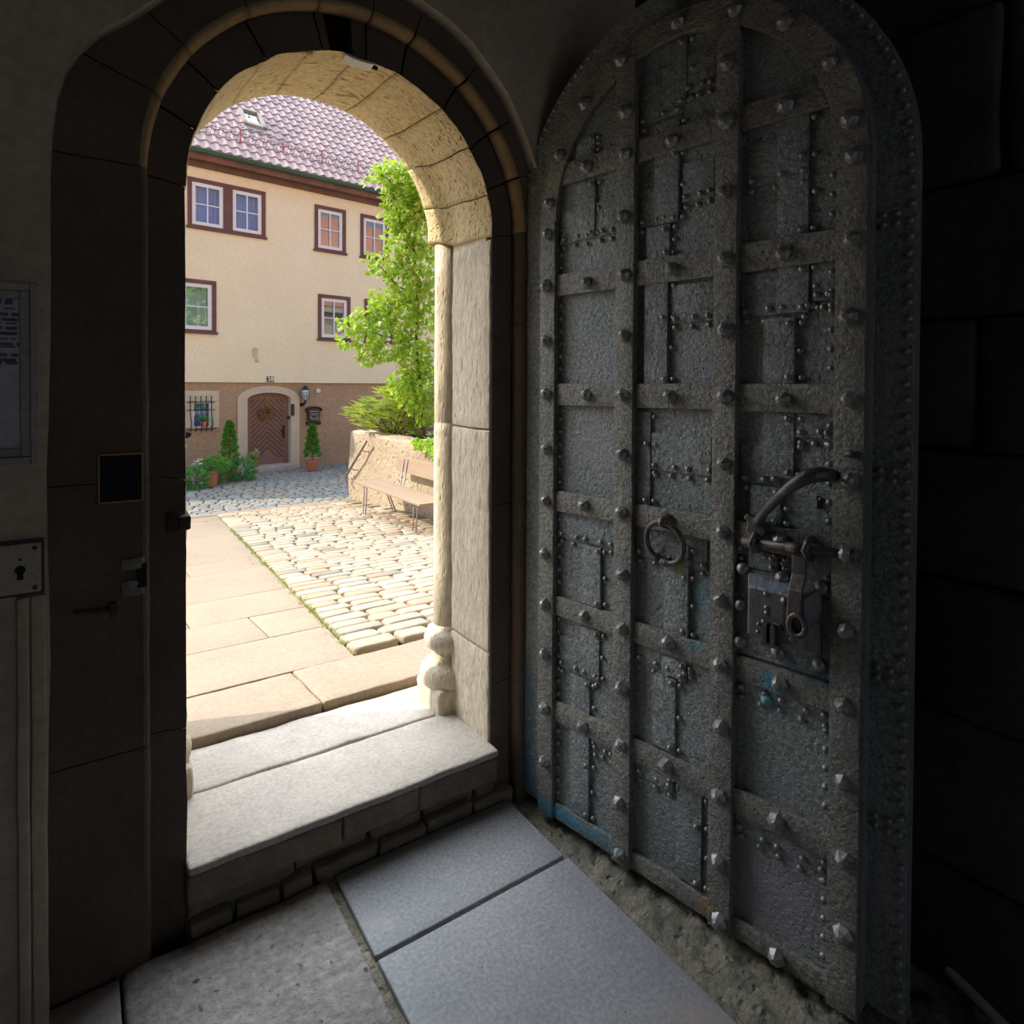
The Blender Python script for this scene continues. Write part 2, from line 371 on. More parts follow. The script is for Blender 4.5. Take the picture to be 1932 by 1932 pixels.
# exterior skin
ext = [(.755+.72*math.cos(a), 1.6+.625+.72*math.sin(a)) for a in [PI*i/24 for i in range(25)]]
ext = [(1.475, z) for z in (-.6, .2, 1.0, 1.8)]+ext+[(.035, z) for z in (1.8, 1.0, .2, -.6)]
mb = MB(); holed_wall(mb, ext, 2.52, (-9, 8, -.7, 5.6)); 
mb.box(-9, 22, 2.53, 2.9, 5.3, 5.6); mb.box(8, 22, 2.0, 2.52, -.7, 5.6)
# unseen projecting pier added to shade the threshold
mb.box(-1.3, .19, 2.53, 2.93, -.6, 5.3)
mb.box(-9, 8, 2.30, 2.50, 3.35, 5.4); mb.box(-9, -.6, 2.0, 2.51, -.6, 3.4); mb.box(1.95, 8, 2.0, 2.51, -.6, 3.4)
tag(mb.build('wall_outside', M['limestone']), kind='structure')
mb = MB(); mb.add([(-9,2.95,5.6),(22,2.95,5.6),(22,-3.5,12),(-9,-3.5,12),(22,-8,5.6),(-9,-8,5.6)], [(0,1,2,3),(3,2,4,5)])
tag(mb.build('roof_overhead', M['redtile']), kind='structure')
# threshold
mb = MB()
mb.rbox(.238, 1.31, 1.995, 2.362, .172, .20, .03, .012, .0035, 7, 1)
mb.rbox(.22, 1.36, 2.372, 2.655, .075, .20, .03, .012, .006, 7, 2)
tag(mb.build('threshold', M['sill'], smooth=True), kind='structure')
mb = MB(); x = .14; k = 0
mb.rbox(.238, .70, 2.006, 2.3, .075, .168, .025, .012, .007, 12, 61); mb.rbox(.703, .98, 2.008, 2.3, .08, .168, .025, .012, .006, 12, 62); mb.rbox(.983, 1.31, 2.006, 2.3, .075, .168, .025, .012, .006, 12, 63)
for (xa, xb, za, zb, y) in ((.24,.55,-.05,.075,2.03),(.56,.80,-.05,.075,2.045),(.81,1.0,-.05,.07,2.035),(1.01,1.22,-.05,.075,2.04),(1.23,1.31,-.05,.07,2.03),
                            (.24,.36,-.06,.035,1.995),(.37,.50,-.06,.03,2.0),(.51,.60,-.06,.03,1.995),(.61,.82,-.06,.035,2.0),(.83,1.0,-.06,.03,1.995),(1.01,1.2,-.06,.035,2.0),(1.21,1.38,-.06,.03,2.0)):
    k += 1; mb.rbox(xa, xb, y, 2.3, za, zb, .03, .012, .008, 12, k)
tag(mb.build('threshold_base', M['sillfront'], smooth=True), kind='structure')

# ------------------------------------------------------------------ room shell
mb = MB()
for (xa, xb, ya, yb, sd) in ((.665,1.345,1.64,1.99,1),(.665,1.352,.55,1.628,2),(.665,1.36,-.6,.54,3),(.665,1.36,-1.8,-.61,4),(.665,1.36,-3.6,-1.81,14)):
    mb.rbox(xa, xb, ya, yb, -.08, 0, .08, .006, .0015, 3, sd)
for (xa, xb, ya, yb, sd) in ((-2.6,-.95,.6,1.96,5),(-.94,.07,1.0,1.97,6),(-2.6,-1.0,-1.2,.59,7),(-.99,.07,-1.0,.99,8),(.08,.64,-.5,.6,9),(-2.6,-.5,-3.6,-1.21,10),(-.49,.64,-3.6,-1.01,11)):
    mb.rbox(xa, xb, ya, yb, -.08, -.002, .08, .008, .003, 3, sd)
tag(mb.build('floor', M['flag'], smooth=True), kind='structure')
mb = MB(); mb.rbox(.08, .64, .61, 1.985, -.08, 0, .03, .012, .005, 8, 12)
tag(mb.build('floor_2', M['flagrough'], smooth=True), kind='structure')
mb = MB()
nx, ny = 30, 200
rows = [[(Vector((1.34+.62*i/nx, 2.0-4.2*j/ny, -.035+.022*noise.noise(Vector((i*.45, j*.42, 3)))+.012*noise.noise(Vector((i*1.1, j*1.1, 8)))))) for i in range(nx+1)] for j in range(ny+1)]
mb.loft(rows[::-1])
mb.box(-2.6, 1.96, -3.6, 2.3, -.14, -.075)
rows = [[(Vector((.62+.07*i/4, 2.0-2.4*j/90, -.014+.012*noise.noise(Vector((i*1.3, j*.9, 3)))))) for i in range(5)] for j in range(91)]
mb.loft(rows[::-1])
tag(mb.build('floor_3', M['mortar'], smooth=True), kind='structure')
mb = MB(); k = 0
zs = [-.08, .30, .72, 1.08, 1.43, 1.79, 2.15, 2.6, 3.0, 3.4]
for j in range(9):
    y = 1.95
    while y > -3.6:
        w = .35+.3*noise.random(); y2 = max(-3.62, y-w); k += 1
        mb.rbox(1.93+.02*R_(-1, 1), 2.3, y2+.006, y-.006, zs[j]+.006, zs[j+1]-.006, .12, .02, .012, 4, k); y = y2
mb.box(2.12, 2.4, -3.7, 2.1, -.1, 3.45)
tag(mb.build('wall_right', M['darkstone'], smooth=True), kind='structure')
mb = MB(); mb.box(-2.75, -2.6, -3.6, 2.1, -.1, 3.4); tag(mb.build('wall_left', M['plaster']), kind='structure')
mb = MB(); mb.box(-2.75, 2.2, -3.6, 2.4, 3.36, 3.5); tag(mb.build('ceiling', M['ceiling']), kind='structure')
# back wall with an unseen opening added to let in sky light
BO = (.15, 1.5, 0, 2.7)
mb = MB(); mb.box(-2.75, BO[0], -3.75, -3.6, -.1, 3.4); mb.box(BO[1], 2.2, -3.75, -3.6, -.1, 3.4); mb.box(BO[0], BO[1], -3.75, -3.6, BO[3], 3.4)
tag(mb.build('wall_back', M['plaster']), kind='structure')

# ------------------------------------------------------------------ ground outside
def gz(Y):
    if Y < 2.66: return .235
    if Y < 3.15: return .235-.055*(Y-2.66)/.49
    if Y < 7.2: return .18-.445*(Y-3.15)/4.05
    if Y < 8.6: return -.265-.04*(Y-7.2)/1.4
    if Y < 10.9: return -.305-.195*(Y-8.6)/2.3
    return -.5
def gfix(mb, off=0):
    for i, (x, y, z) in enumerate(mb.v): mb.v[i] = (x, y, z+gz(y))
EN = ray(413, 976).cross(ray(675, 1242))
def edge_x(Y): return -(EN.y*Y+EN.z*(gz(Y)-1.6))/EN.x
mb = MB()
mb.rbox(.22, .84, 2.665, 3.15, -.12, 0, .04, .012, .004, 7, 21); mb.rbox(.845, 1.62, 2.665, 3.16, -.12, .002, .04, .012, .004, 7, 22)
mb.rbox(-.8, .215, 2.95, 3.15, -.12, 0, .1, .012, .004, 7, 23); mb.rbox(1.63, 2.6, 2.665, 3.14, -.12, 0, .1, .012, .004, 7, 25)
ys = [3.16, 3.85, 4.45, 5.2, 6.4, 7.1, 8.6, 10.3, 10.9]
for j in range(len(ys)-1):
    a, b = ys[j], ys[j+1]; xs = [-1.0, [.35, .9, .55, .2, .8, .3, .7, .4][j], edge_x((a+b)/2)]
    for i in range(2):
        x0, x1 = xs[i]+.003, xs[i+1]-.003
        n0 = len(mb.v); mb.rbox(x0, x1, a+.003, b-.003, -.1, 0, .15, .006, .002, 2, j*2+i)
        if i == 1:
            for q in range(n0, len(mb.v)):
                x, y, z = mb.v[q]; t = (x-x0)/(x1-x0); mb.v[q] = (x+t*(edge_x(y)-edge_x((a+b)/2)), y, z)
gfix(mb)
tag(mb.build('path', M['path'], smooth=True), kind='structure')
def stone_top(mb, cx, cy, lx, ly, h, rings, n, col, ang=0, base=0):
    ca, sa = math.cos(ang), math.sin(ang); b = len(mb.v); rs = rings
    ph = [R_(.92, 1.05) for _ in range(n)]
    for (f, hh) in rs:
        for k in range(n):
            a = 2*PI*(k+.5)/n; c, s_ = math.cos(a), math.sin(a); e = .33
            x = lx/2*f*math.copysign(abs(c)**e, c)*ph[k]; y = ly/2*f*math.copysign(abs(s_)**e, s_)*ph[k]
            mb.v.append((cx+x*ca-y*sa, cy+x*sa+y*ca, base+h*hh))
    m = len(rs)
    for j in range(m-1):
        for k in range(n):
            mb.f.append((b+j*n+k, b+j*n+(k+1) % n, b+(j+1)*n+(k+1) % n, b+(j+1)*n+k)); mb.fc.append(col)
    mb.f.append(tuple(b+(m-1)*n+k for k in range(n))); mb.fc.append(col)
mb = MB(); y = 3.22
while y < 10.75:
    d = R_(.14, .185); x = edge_x(y)+.01; 
    while x < 4.0:
        w = R_(.20, .33)
        if x+w > 4.06: break
        t = random.random(); c = (1, .97, .90) if t < .55 else ((1.0, .80, .70) if t < .78 else ((.80, .84, .84) if t < .92 else (.62, .62, .62)))
        v = R_(.88, 1.08); c = tuple(k*v for k in c)
        stone_top(mb, x+w/2, y+d/2+R_(-.006, .006), w-.012, d-.012, .022, ((1, -1), (1, .35), (.965, .8), (.90, 1), (.4, 1.05)), 16, c, R_(-.03, .03), -.005)
        x += w
    y += d
gfix(mb)
tag(mb.build('cobblestone_paving', M['cobble'], smooth=True), kind='structure')
mb = MB()
rows = [[(x, y, gz(y)+(-.008 if y > 3.2 else -.05)) for x in (-9, -1, .5, 1.2, 2.5, 4.3, 8)] for y in (2.5, 2.66, 3.15, 5, 7.2, 8.6, 10.9, 11.05)]
mb.loft(rows[::1])
tag(mb.build('courtyard_bed', M['cobblebed']), kind='structure')
H0 = onz(510, 886, -.5); HF = Frame(H0, math.atan2(.126, .992))
mb = MB(); mb.rbox(-1.2, 7, 10.92, 11.12, -.60, -.495, .3, .01, .004, 3, 31)
tag(mb.build('kerb', M['path'], smooth=True), kind='structure')
mb = MB(); mb.box(-14, 16, 11.05, 30, -.62, -.53); tag(mb.build('street_bed', M['streetbed']), kind='structure')
mb = MB(); y = 11.13
while y < 16.9:
    d = R_(.15, .19); x = -.4+R_(0, .2)
    while x < 5.9:
        w = R_(.17, .26); v = R_(.85, 1.15); t = random.random()
        c = (v, v, v) if t < .6 else ((v*.88, v*1.0, v*1.02) if t < .85 else (v*1.15, v, v*.85))
        stone_top(mb, x+w/2, y+d/2, w-.014, d-.014, .025, ((1, -1), (.98, .5), (.88, 1)), 8, c, R_(-.06, .06)+.1, -.53)
        x += w
    y += d
tag(mb.build('street_setts', M['street'], smooth=False), kind='structure')
# retaining wall with soil behind
mb = MB(); mb.rbox(4.06, 4.45, 4.6, 11.35, -.7, .76, .16, .05, .03, 2.2, 41); 
tag(mb.build('wall_garden', M['limestone'], smooth=True), kind='structure')
mb = MB(); mb.box(4.4, 9, 4.6, 11.3, -.7, .68); tag(mb.build('garden_soil', M['soil']), kind='structure')
mb = MB()
for i in range(420):
    if i < 260: Y = R_(3.2, 9); X = edge_x(Y)+R_(-.02, .03)
    else: X = R_(1.4, 3.9); Y = R_(3.3, 10.5)
    for k in range(5):
        a = R_(0, 2*PI); l = R_(.015, .045); p = Vector((X+R_(-.02, .02), Y+R_(-.02, .02), gz(Y)-.005)); w = Vector((math.cos(a), math.sin(a), 0))*.003
        mb.add([p-w, p+w, p+Vector((R_(-.02, .02), R_(-.02, .02), l))], [(0, 1, 2)])
tag(mb.build('grass', M['grass']), 'short green weeds growing in the joints along the edge of the cobbles', 'weeds', kind='stuff')


M['skyblind'] = mat('pale_blue_blind', (.35,.62,.72), None, .8, 5, 0)
# ------------------------------------------------------------------ the house across the street
house = empty('house', HF.o, HF.a)
tag(house, 'cream rendered house with brown ground floor and tiled roof across the street', 'house')
h = lambda x, y, d=0: HF.px(x, y, d)
D2 = lambda cx, cy: (330+cx/3.864, 180+cy/3.864)      # detail crops of the photo
D3 = lambda cx, cy: (330+cx/3.864, 660+cy/3.864)
ZB = (h(345, 721, .06)[1]+h(700, 719, .06)[1])/2       # bottom of the cream storeys
ZE = h(532, 321, .48)[1]                               # gutter height
def rect(x0, y0, x1, y1, d=0):
    a, b = h(x0, y0, d), h(x1, y1, d); return a[0], b[0], b[1], a[1]
wd = {}
wd['w1'] = (h(354, 333, .08)[0], h(501, 400, .08)[0], (h(354.6, 430, .08)[1]+h(502, 450, .08)[1])/2, (h(353, 333, .08)[1]+h(499, 361, .08)[1])/2)
wd['w2'] = (h(594, 430, .08)[0], h(652.5, 430, .08)[0], (h(594, 474, .08)[1]+h(653, 480, .08)[1])/2, (h(594, 386, .08)[1]+h(652, 396, .08)[1])/2)
w2w = wd['w2'][1]-wd['w2'][0]
wd['w3'] = (h(680.5, 440, .08)[0], h(680.5, 440, .08)[0]+w2w, wd['w2'][2], wd['w2'][3])
u4 = h(408, 580, .08)[0]; z4 = (h(407, 531, .08)[1], h(413, 631, .08)[1])
wd['w4'] = (u4-1.3, u4, z4[1], z4[0])
wd['w5'] = (h(600.5, 600, .08)[0], h(661, 600, .08)[0], h(602, 642, .08)[1], (h(601, 555, .08)[1]+h(661, 560, .08)[1])/2)
wd['w6'] = (h(688, 600, .08)[0], h(688, 600, .08)[0]+wd['w5'][1]-wd['w5'][0], wd['w5'][2], wd['w5'][3])
def grid_wall(mb, u0, u1, z0, z1, holes, yf, yb):
    U = sorted({u0, u1}|{v for hh in holes for v in hh[:2]}); Z = sorted({z0, z1}|{v for hh in holes for v in hh[2:]})
    for a, b in zip(U, U[1:]):
        for c, d in zip(Z, Z[1:]):
            if any(hh[0]-1e-6 <= a and b <= hh[1]+1e-6 and hh[2]-1e-6 <= c and d <= hh[3]+1e-6 for hh in holes): continue
            mb.add([(a,yf,c),(b,yf,c),(b,yf,d),(a,yf,d)], [(0,1,2,3)])
    for (a, b, c, d) in holes:
        mb.add([(a,yf,c),(b,yf,c),(b,yf,d),(a,yf,d),(a,yb,c),(b,yb,c),(b,yb,d),(a,yb,d)], [(0,4,5,1),(1,5,6,2),(2,6,7,3),(3,7,4,0)])
U0, U1 = -7.5, 9.5
holes = [(a+.04, b-.04, c+.04, d-.04) for (a, b, c, d) in wd.values()]
mb = MB(); grid_wall(mb, U0, U1, ZB, ZE+.25, holes, -.06, .25)
mb.box(U0, U1, -.06, .0, ZB-.03, ZB)
mb.build('upper_wall', M['cream'], house)
# ground floor with a barred window hole and the door hole
gw = rect(*D3(68, 298), *D3(322, 560)); gwin = rect(*D3(122, 375), *D3(268, 570))
dl = h(463, 880, -.12)[0]; dr = h(544, 880, -.12)[0]; dz0 = .12; dtop = h(504, 741, -.12)[1]; dspr = h(463, 754, -.12)[1]
mb = MB(); grid_wall(mb, U0, U1, -.1, ZB, [gwin, (dl-.02, dr+.02, -.1, dtop+.02)], 0, .3)
mb.box(U0, U1, 7.5, 7.7, 0, ZE); mb.box(U0-.01, U0, 0, 7.5, -.1, ZE+.2); mb.box(U1, U1+.01, 0, 7.5, -.1, ZE+.2)
mb.build('lower_wall', M['brown'], house)
mb = MB(); mb.box(gw[0]-.1, gw[1], -.02, -.002, gw[2], gwin[2]); mb.box(gw[0]-.1, gw[1], -.02, -.002, gwin[3], gw[3]); mb.box(gw[0]-.1, gwin[0], -.02, -.002, gwin[2], gwin[3]); mb.box(gwin[1], gw[1], -.02, -.002, gwin[2], gwin[3])
tag(mb.build('window_surround', M['quoin'], house, bevel=.01), 'pale stone surround of the barred window')
# arched surrounds
def arch_ring(mb, u0, u1, zb, ztop, spr, w, y0, y1, wtop=None):
    c = (u0+u1)/2; hw = (u1-u0)/2; rise = ztop-spr; wt = wtop or w
    inn = [(u1, zb)]+[(c+hw*math.cos(a), spr+rise*math.sin(a)) for a in [PI*i/20 for i in range(21)]]+[(u0, zb)]
    out = [(u1+w, zb)]+[(c+(hw+w)*math.cos(a)**1 if True else 0, spr+(rise+wt)*math.sin(a)) for a in [PI*i/20 for i in range(21)]]+[(u0-w, zb)]
    f = lambda P, y: [(p[0], y, p[1]) for p in P]
    mb.loft([f(inn, y1), f(inn, y0), f(out, y0), f(out, 0.0)])
so = h(448, 830)[0]; so2 = h(564.5, 830)[0]; sw = ((dl-so)+(so2-dr))/2
mb = MB(); arch_ring(mb, dl, dr, 0, dtop, dspr, sw, -.05, .28, h(505, 728)[1]-dtop)
mb.box(dl-.02, dl, 0, .28, 0, dspr); 
tag(mb.build('door_surround', M['quoin'], house, bevel=.008), 'arched pale stone surround of the house door')
mb = MB(); mb.rbox(dl-.06, dr+.06, -.30, .25, -.02, .13, .1, .01, .003, 5); mb.build('doorstep', M['sill'], house, smooth=True)
# upper half of the opening behind the door arch is closed by lintel
c_ = (dl+dr)/2; hw = (dr-dl)/2
leafp = [(dr, dz0+.01)]+[(c_+hw*math.cos(a), dspr+(dtop-dspr)*math.sin(a)) for a in [PI*i/20 for i in range(21)]]+[(dl, dz0+.01)]
mb = MB(); mb.prism(leafp[::-1], .12, .17)
hd = mb.build('front_door', M['doorbrown'], house); tag(hd, 'brown front door with chevron boards')
mb = MB()
zc0 = dz0+.18; pitch = .125
im, jm = dl+.13, dr-.13
for k in range(-1, 14):
    za = zc0+k*pitch
    def clip(zl):      # V bars (chevrons pointing up) limited to the panel
        return zl
    for sgn in (-1, 1):
        pts = []
        ue = im if sgn < 0 else jm; w_ = abs(ue-c_)
        z_e = za-.02; z_c = za+w_*.95
        zt = dtop-.16; zbm = dz0+.16
        # clip line from (c_, z_c) to (ue, z_e)
        t0, t1 = 0.0, 1.0
        f = lambda t: z_c+(z_e-z_c)*t
        if z_c > zt: t0 = (z_c-zt)/(z_c-z_e)
        if z_e < zbm: t1 = (z_c-zbm)/(z_c-z_e)
        if t1 <= t0+.05: continue
        ca = Vector((c_+(ue-c_)*t0, .112, f(t0))); cb = Vector((c_+(ue-c_)*t1, .112, f(t1)))
        ax = (cb-ca)/2; mb.obox((ca+cb)/2, ax, (0, .009, 0), Vector((-ax.z, 0, ax.x)).normalized()*.011)
mb.build('chevron_grooves', M['black'] if False else M['timber'], hd)
lk = h(535, 814, -.10)
mb = MB(); mb.box(lk[0]-.03, lk[0]+.03, .10, .12, lk[1]-.16, lk[1]+.16); mb.tube([(lk[0], .06, lk[1]+.02), (lk[0]-.09, .05, lk[1]+.015)], .012); mb.tube([(lk[0], .12, lk[1]+.02), (lk[0], .05, lk[1]+.02)], .012)
tag(mb.build('door_handle', M['black'], hd), 'black door handle and plate')
bx = h(543.5, 772, 0)
mb = MB(); mb.box(dr+.0, dr+.07, -.10, -.04, bx[1]-.16, bx[1]+.13); mb.box(dr+.01, dr+.06, -.115, -.10, bx[1]-.1, bx[1]+.09); tag(mb.build('entry_phone', M['darkmetal'], house, bevel=.006), 'grey entry phone beside the house door')
q = h(544, 788, .05); mb = MB(); mb.box(q[0]-.035, q[0]+.035, -.07, -.05, q[1]-.04, q[1]+.04); mb.build('bell_button', M['black'], house)
# second arched surround, partly hidden by the bush
u8 = h(700, 745)[0]
mb = MB(); arch_ring(mb, u8-.02+.25, u8+2.6, 0, 1.86, 1.0, .26, -.04, .25); mb.build('archway_surround', M['quoin'], house, bevel=.008)
g = MB(); g.prism([(u8+.22, 0), (u8+2.6, 0), (u8+2.6, 1.0)]+[(u8+1.415+1.185*math.cos(a), 1.0+.86*math.sin(a)) for a in [PI*i/16 for i in range(17)]]+[(u8+.23, 1.0)], -.012, .0)
g.build('cellar_door', M['doorbrown'], house)
# windows
def window(key, nsash=1, cur='curtain'):
    a, b, c, d = wd[key]; mb = MB(); t = .085; yf, yb = -.095, -.03
    mb.box(a, a+t, yf, yb, c+t, d-t); mb.box(b-t, b, yf, yb, c+t, d-t); mb.box(a, b, yf, yb, d-t, d); mb.box(a, b, yf, yb, c, c+t)
    mb.box(a-.03, b+.03, yf-.03, yb, c-.01, c+.045)
    if nsash == 2: m_ = (a+b)/2; mb.box(m_-.10, m_+.10, yf, yb, c+t, d-t)
    fr = mb.build('window', M['timber'], house, bevel=.004)
    spans = [(a+t, b-t)] if nsash == 1 else [(a+t, (a+b)/2-.10), ((a+b)/2+.10, b-t)]
    for (p, q) in spans:
        mb = MB(); s = .085; z0, z1 = c+t, d-t; y0, y1 = -.06, -.005
        mb.box(p, p+s, y0, y1, z0, z1); mb.box(q-s, q, y0, y1, z0, z1); mb.box(p+s, q-s, y0, y1, z0, z0+s); mb.box(p+s, q-s, y0, y1, z1-s, z1)
        um, zm = (p+q)/2, (z0+z1)/2
        mb.box(um-.015, um+.015, y0, y1-.01, z0+s, z1-s); mb.box(p+s, q-s, y0, y1-.01, zm-.013, zm+.013)
        tag(mb.build('sash', M['white'], fr, bevel=.004), 'white sash with glazing bars')
        mb = MB(); mb.box(p+s, q-s, -.022, -.016, z0+s, z1-s); mb.build('pane', M['glass_clear' if cur == 'bluecurtain' else 'glass'], fr)
        mb = MB(); n = 60
        if cur:
            rows = [[(p-.03+(q-p+.06)*i/n, .10+.018*math.sin(i*.9)+.008*math.sin(i*2.3+1), z) for i in range(n+1)] for z in (z0-.02, z1+.02)]
            mb.loft(rows[::-1]); mb.build('curtain', M[cur], fr)
window('w1', 2, 'bluecurtain'); window('w2', 1, None); window('w3', 1, None); window('w4', 1, 'curtain'); window('w5', 1, None); window('w6')  # blue behind w1 stands in for reflected sky
# barred window
a, b, c, d = gwin
mb = MB(); mb.box(a, a+.05, .02, .07, c, d); mb.box(b-.05, b, .02, .07, c, d); mb.box(a, b, .02, .07, c, c+.05); mb.box(a, b, .02, .07, d-.05, d)
fr = mb.build('window', M['white'], house); mb = MB(); mb.box(a+.05, b-.05, .045, .05, c+.05, d-.05); mb.build('pane', M['glass'], fr)
mb = MB(); n = 40; mb.loft([[(a+(b-a)*i/n, .16+.015*math.sin(i*.9), z) for i in range(n+1)] for z in (d, c)]); mb.build('curtain', M['bluecurtain'], fr)
gr = rect(*D3(92, 350), *D3(288, 582), .1)
mb = MB()
for k in range(5):
    u = gr[0]+.06+(gr[1]-gr[0]-.12)*k/4
    mb.tube([(u, -.09-(.10*math.exp(-((t-.22)/.16)**2)), gr[2]+(gr[3]-gr[2])*t) for t in [i/18 for i in range(-1, 20)]], .010, 6)
    mb.lathe([(.0, -.02), (.02, 0), (0, .02)], (u, -.09, gr[3]+.02), 8)
for t in (.02, .62, .86): mb.tube([(gr[0]-.02, -.085, gr[2]+(gr[3]-gr[2])*t), (gr[1]+.02, -.085, gr[2]+(gr[3]-gr[2])*t)], .010, 6)
mb.tube([(gr[0]+.03, -.085, gr[3]-.1), (gr[0]+.03, .0, gr[3]-.1)], .01, 6); mb.tube([(gr[1]-.03, -.085, gr[3]-.1), (gr[1]-.03, .0, gr[3]-.1)], .01, 6)
tag(mb.build('window_grille', M['black'], house, smooth=True), 'bellied black iron window grille')
# house number plate
q = h(510, 715.5, .07); mb = MB(); mb.box(q[0]-.085, q[0]+.085, -.085, -.06, q[1]-.07, q[1]+.07); npl = mb.build('number_plate', M['black'], house, bevel=.006)
fc = bpy.data.curves.new('number', 'FONT'); fc.body = '28'; fc.size = .15; fc.extrude = .003; fc.align_x = 'CENTER'; fc.align_y = 'CENTER'; fc.offset = .003
ft_ = bpy.data.objects.new('number_text', fc); COL.objects.link(ft_); bpy.context.view_layer.update()
fm = bpy.data.meshes.new_from_object(ft_); bpy.data.objects.remove(ft_); fo = bpy.data.objects.new('number', fm); COL.objects.link(fo); fo.parent = npl; fo.location = (q[0], -.089, q[1]); fo.rotation_euler.x = PI/2; fm.materials.clear(); fm.materials.append(M['white']); fo['label'] = 'white digits 28'
q = h(600, 737, .03); mb = MB(); mb.box(q[0]-.055, q[0]+.055, -.07, 0, q[1]-.06, q[1]+.05); mb.build('junction_box', M['pastic'], house, bevel=.01)
q = h(481, 673, .06); mb = MB(); mb.rbox(q[0]-.05, q[0]+.05, -.10, -.05, q[1]-.02, q[1]+.22, .03, .03, .02, 15, 4); mb.rbox(q[0], q[0]+.08, -.10, -.05, q[1]-.13, q[1]-.04, .03, .02, .02, 15, 6); mb.build('wall_ornament', M['quoin'], house, smooth=True)
# eaves, gutter and roof
mb = MB(); mb.box(U0, U1, -.40, -.06, ZE-.13, ZE-.10); mb.box(U0, U1, -.42, -.38, ZE-.16, ZE+.05); mb.box(U0, U1, -.20, -.06, ZE-.24, ZE-.13)
mb.build('eaves_board', M['fascia'], house, bevel=.005)
mb = MB(); gp = [(.075*math.cos(a), .075*math.sin(a)) for a in [PI+PI*i/10 for i in range(11)]]
mb.loft([[(u, -.48+p[0], ZE+.04+p[1]) for p in gp] for u in (U0, U1)][::-1]); mb.loft([[(u, -.48+p[0]*.93, ZE+.042+p[1]*.93) for p in gp] for u in (U0, U1)])
mb.tube([(U0, -.558, ZE+.042), (U1, -.558, ZE+.042)], .012, 6)
mb.build('gutter', M['gutter'], house, smooth=True)
PT = math.radians(47); ct, st = math.cos(PT), math.sin(PT)
RO = Vector((0, -.47, ZE+.06))
def rp(u, s, n=0): return Vector((u, RO.y+s*ct-n*st, RO.z+s*st+n*ct))
mb = MB(); tw = .225; cl = .34; nc = 21; nseg = 8
wave = [.0, .010, .030, .046, .050, .040, .018, .002]
for c in range(nc):
    cols = int((U1-U0)/tw)*nseg+1
    r0, r1, r2 = [], [], []
    for i in range(cols):
        u = U0+i*tw/nseg; w = wave[i % nseg]; jt = .006*noise.noise(Vector((int(i/nseg)*1.7, c*2.3, 0)))
        r0.append(rp(u, c*cl, -.012)); r1.append(rp(u, c*cl-.005, w+.034+jt)); r2.append(rp(u, (c+1)*cl+.05, w+.004))
    mb.loft([r0, r1, r2])
rf = mb.build('roof', M['tile'], house, smooth=False)
mb = MB(); mb.add([rp(U0, 0, -.02), rp(U1, 0, -.02), rp(U1, nc*cl, -.02), rp(U0, nc*cl, -.02)], [(0,1,2,3)])
top = rp(0, nc*cl, 0); mb.add([(U0, top.y, top.z), (U1, top.y, top.z), (U1, 2*top.y, ZE-.2), (U0, 2*top.y, ZE-.2)], [(0,1,2,3)])
for u in (U0, U1): mb.add([(u, 0, ZE), (u, top.y, top.z), (u, 2*top.y, ZE)], [(0,1,2)])
mb.build('roof_deck', M['tile'], rf)
# snow guard
mb = MB(); s0 = .72
for s, n_ in ((s0, .06), (s0, .24)): mb.tube([rp(U0, s, n_), rp(U1, s, n_)], .007, 5)
u = U0
while u < U1: mb.tube([rp(u, s0, .03), rp(u, s0, .26)], .0045, 4, False); u += .085
sg = mb.build('snow_guard', M['wire'], house)
u = h(404, 275, .2)[0]-.45-1.0*3
while u < U1:
    mb = MB(); mb.box(-.012, .012, -.012, .012, 0, .30); b_ = mb.build('bracket', M['red'], sg, loc=rp(u, s0-.06, .02)); b_['label'] = 'red guard bracket'; b_.rotation_euler.x = 0
    u += 1.02
# skylight
nrm = Vector((0, -st, ct)); up = Vector((0, ct, st))
def rpx(x, y):
    o = HF.w(*RO); n_ = HF.x*nrm.x+HF.y*nrm.y+Vector((0, 0, nrm.z)); p = on_plane(x, y, o, n_); l = Vector(HF.loc(p)); return l.x, (l-RO).dot(up)
sa = [rpx(*D2(*p)) for p in ((462, 140), (612, 150), (655, 265), (505, 235))]
su0, su1 = (sa[0][0]+sa[3][0])/2, (sa[1][0]+sa[2][0])/2; ss0, ss1 = (sa[2][1]+sa[3][1])/2, (sa[0][1]+sa[1][1])/2+.1
sk = MB(); q = lambda u0, u1, s0_, s1_, n0, n1: sk.obox(rp((u0+u1)/2, (s0_+s1_)/2, (n0+n1)/2), ((u1-u0)/2, 0, 0), up*((s1_-s0_)/2), nrm*((n1-n0)/2))
q(su0, su0+.09, ss0, ss1, 0, .13); q(su1-.09, su1, ss0, ss1, 0, .13); q(su0, su1, ss0, ss0+.10, 0, .13); q(su0, su1, ss1-.09, ss1, 0, .13); q(su0-.08, su1+.08, ss0-.16, ss0, 0, .07)
so_ = sk.build('skylight', M['gutter'] if False else M['greyframe'], house); so_['label'] = 'grey framed skylight in the roof'
sk = MB(); q(su0+.09, su1-.09, ss0+.1, ss1-.09, .06, .07); sk.build('pane', M['glass'], so_)
sk = MB(); q(su0+.05, su1-.05, ss0+.05, ss1-.05, .035, .04); sk.build('blind', M['skyblind'], so_)

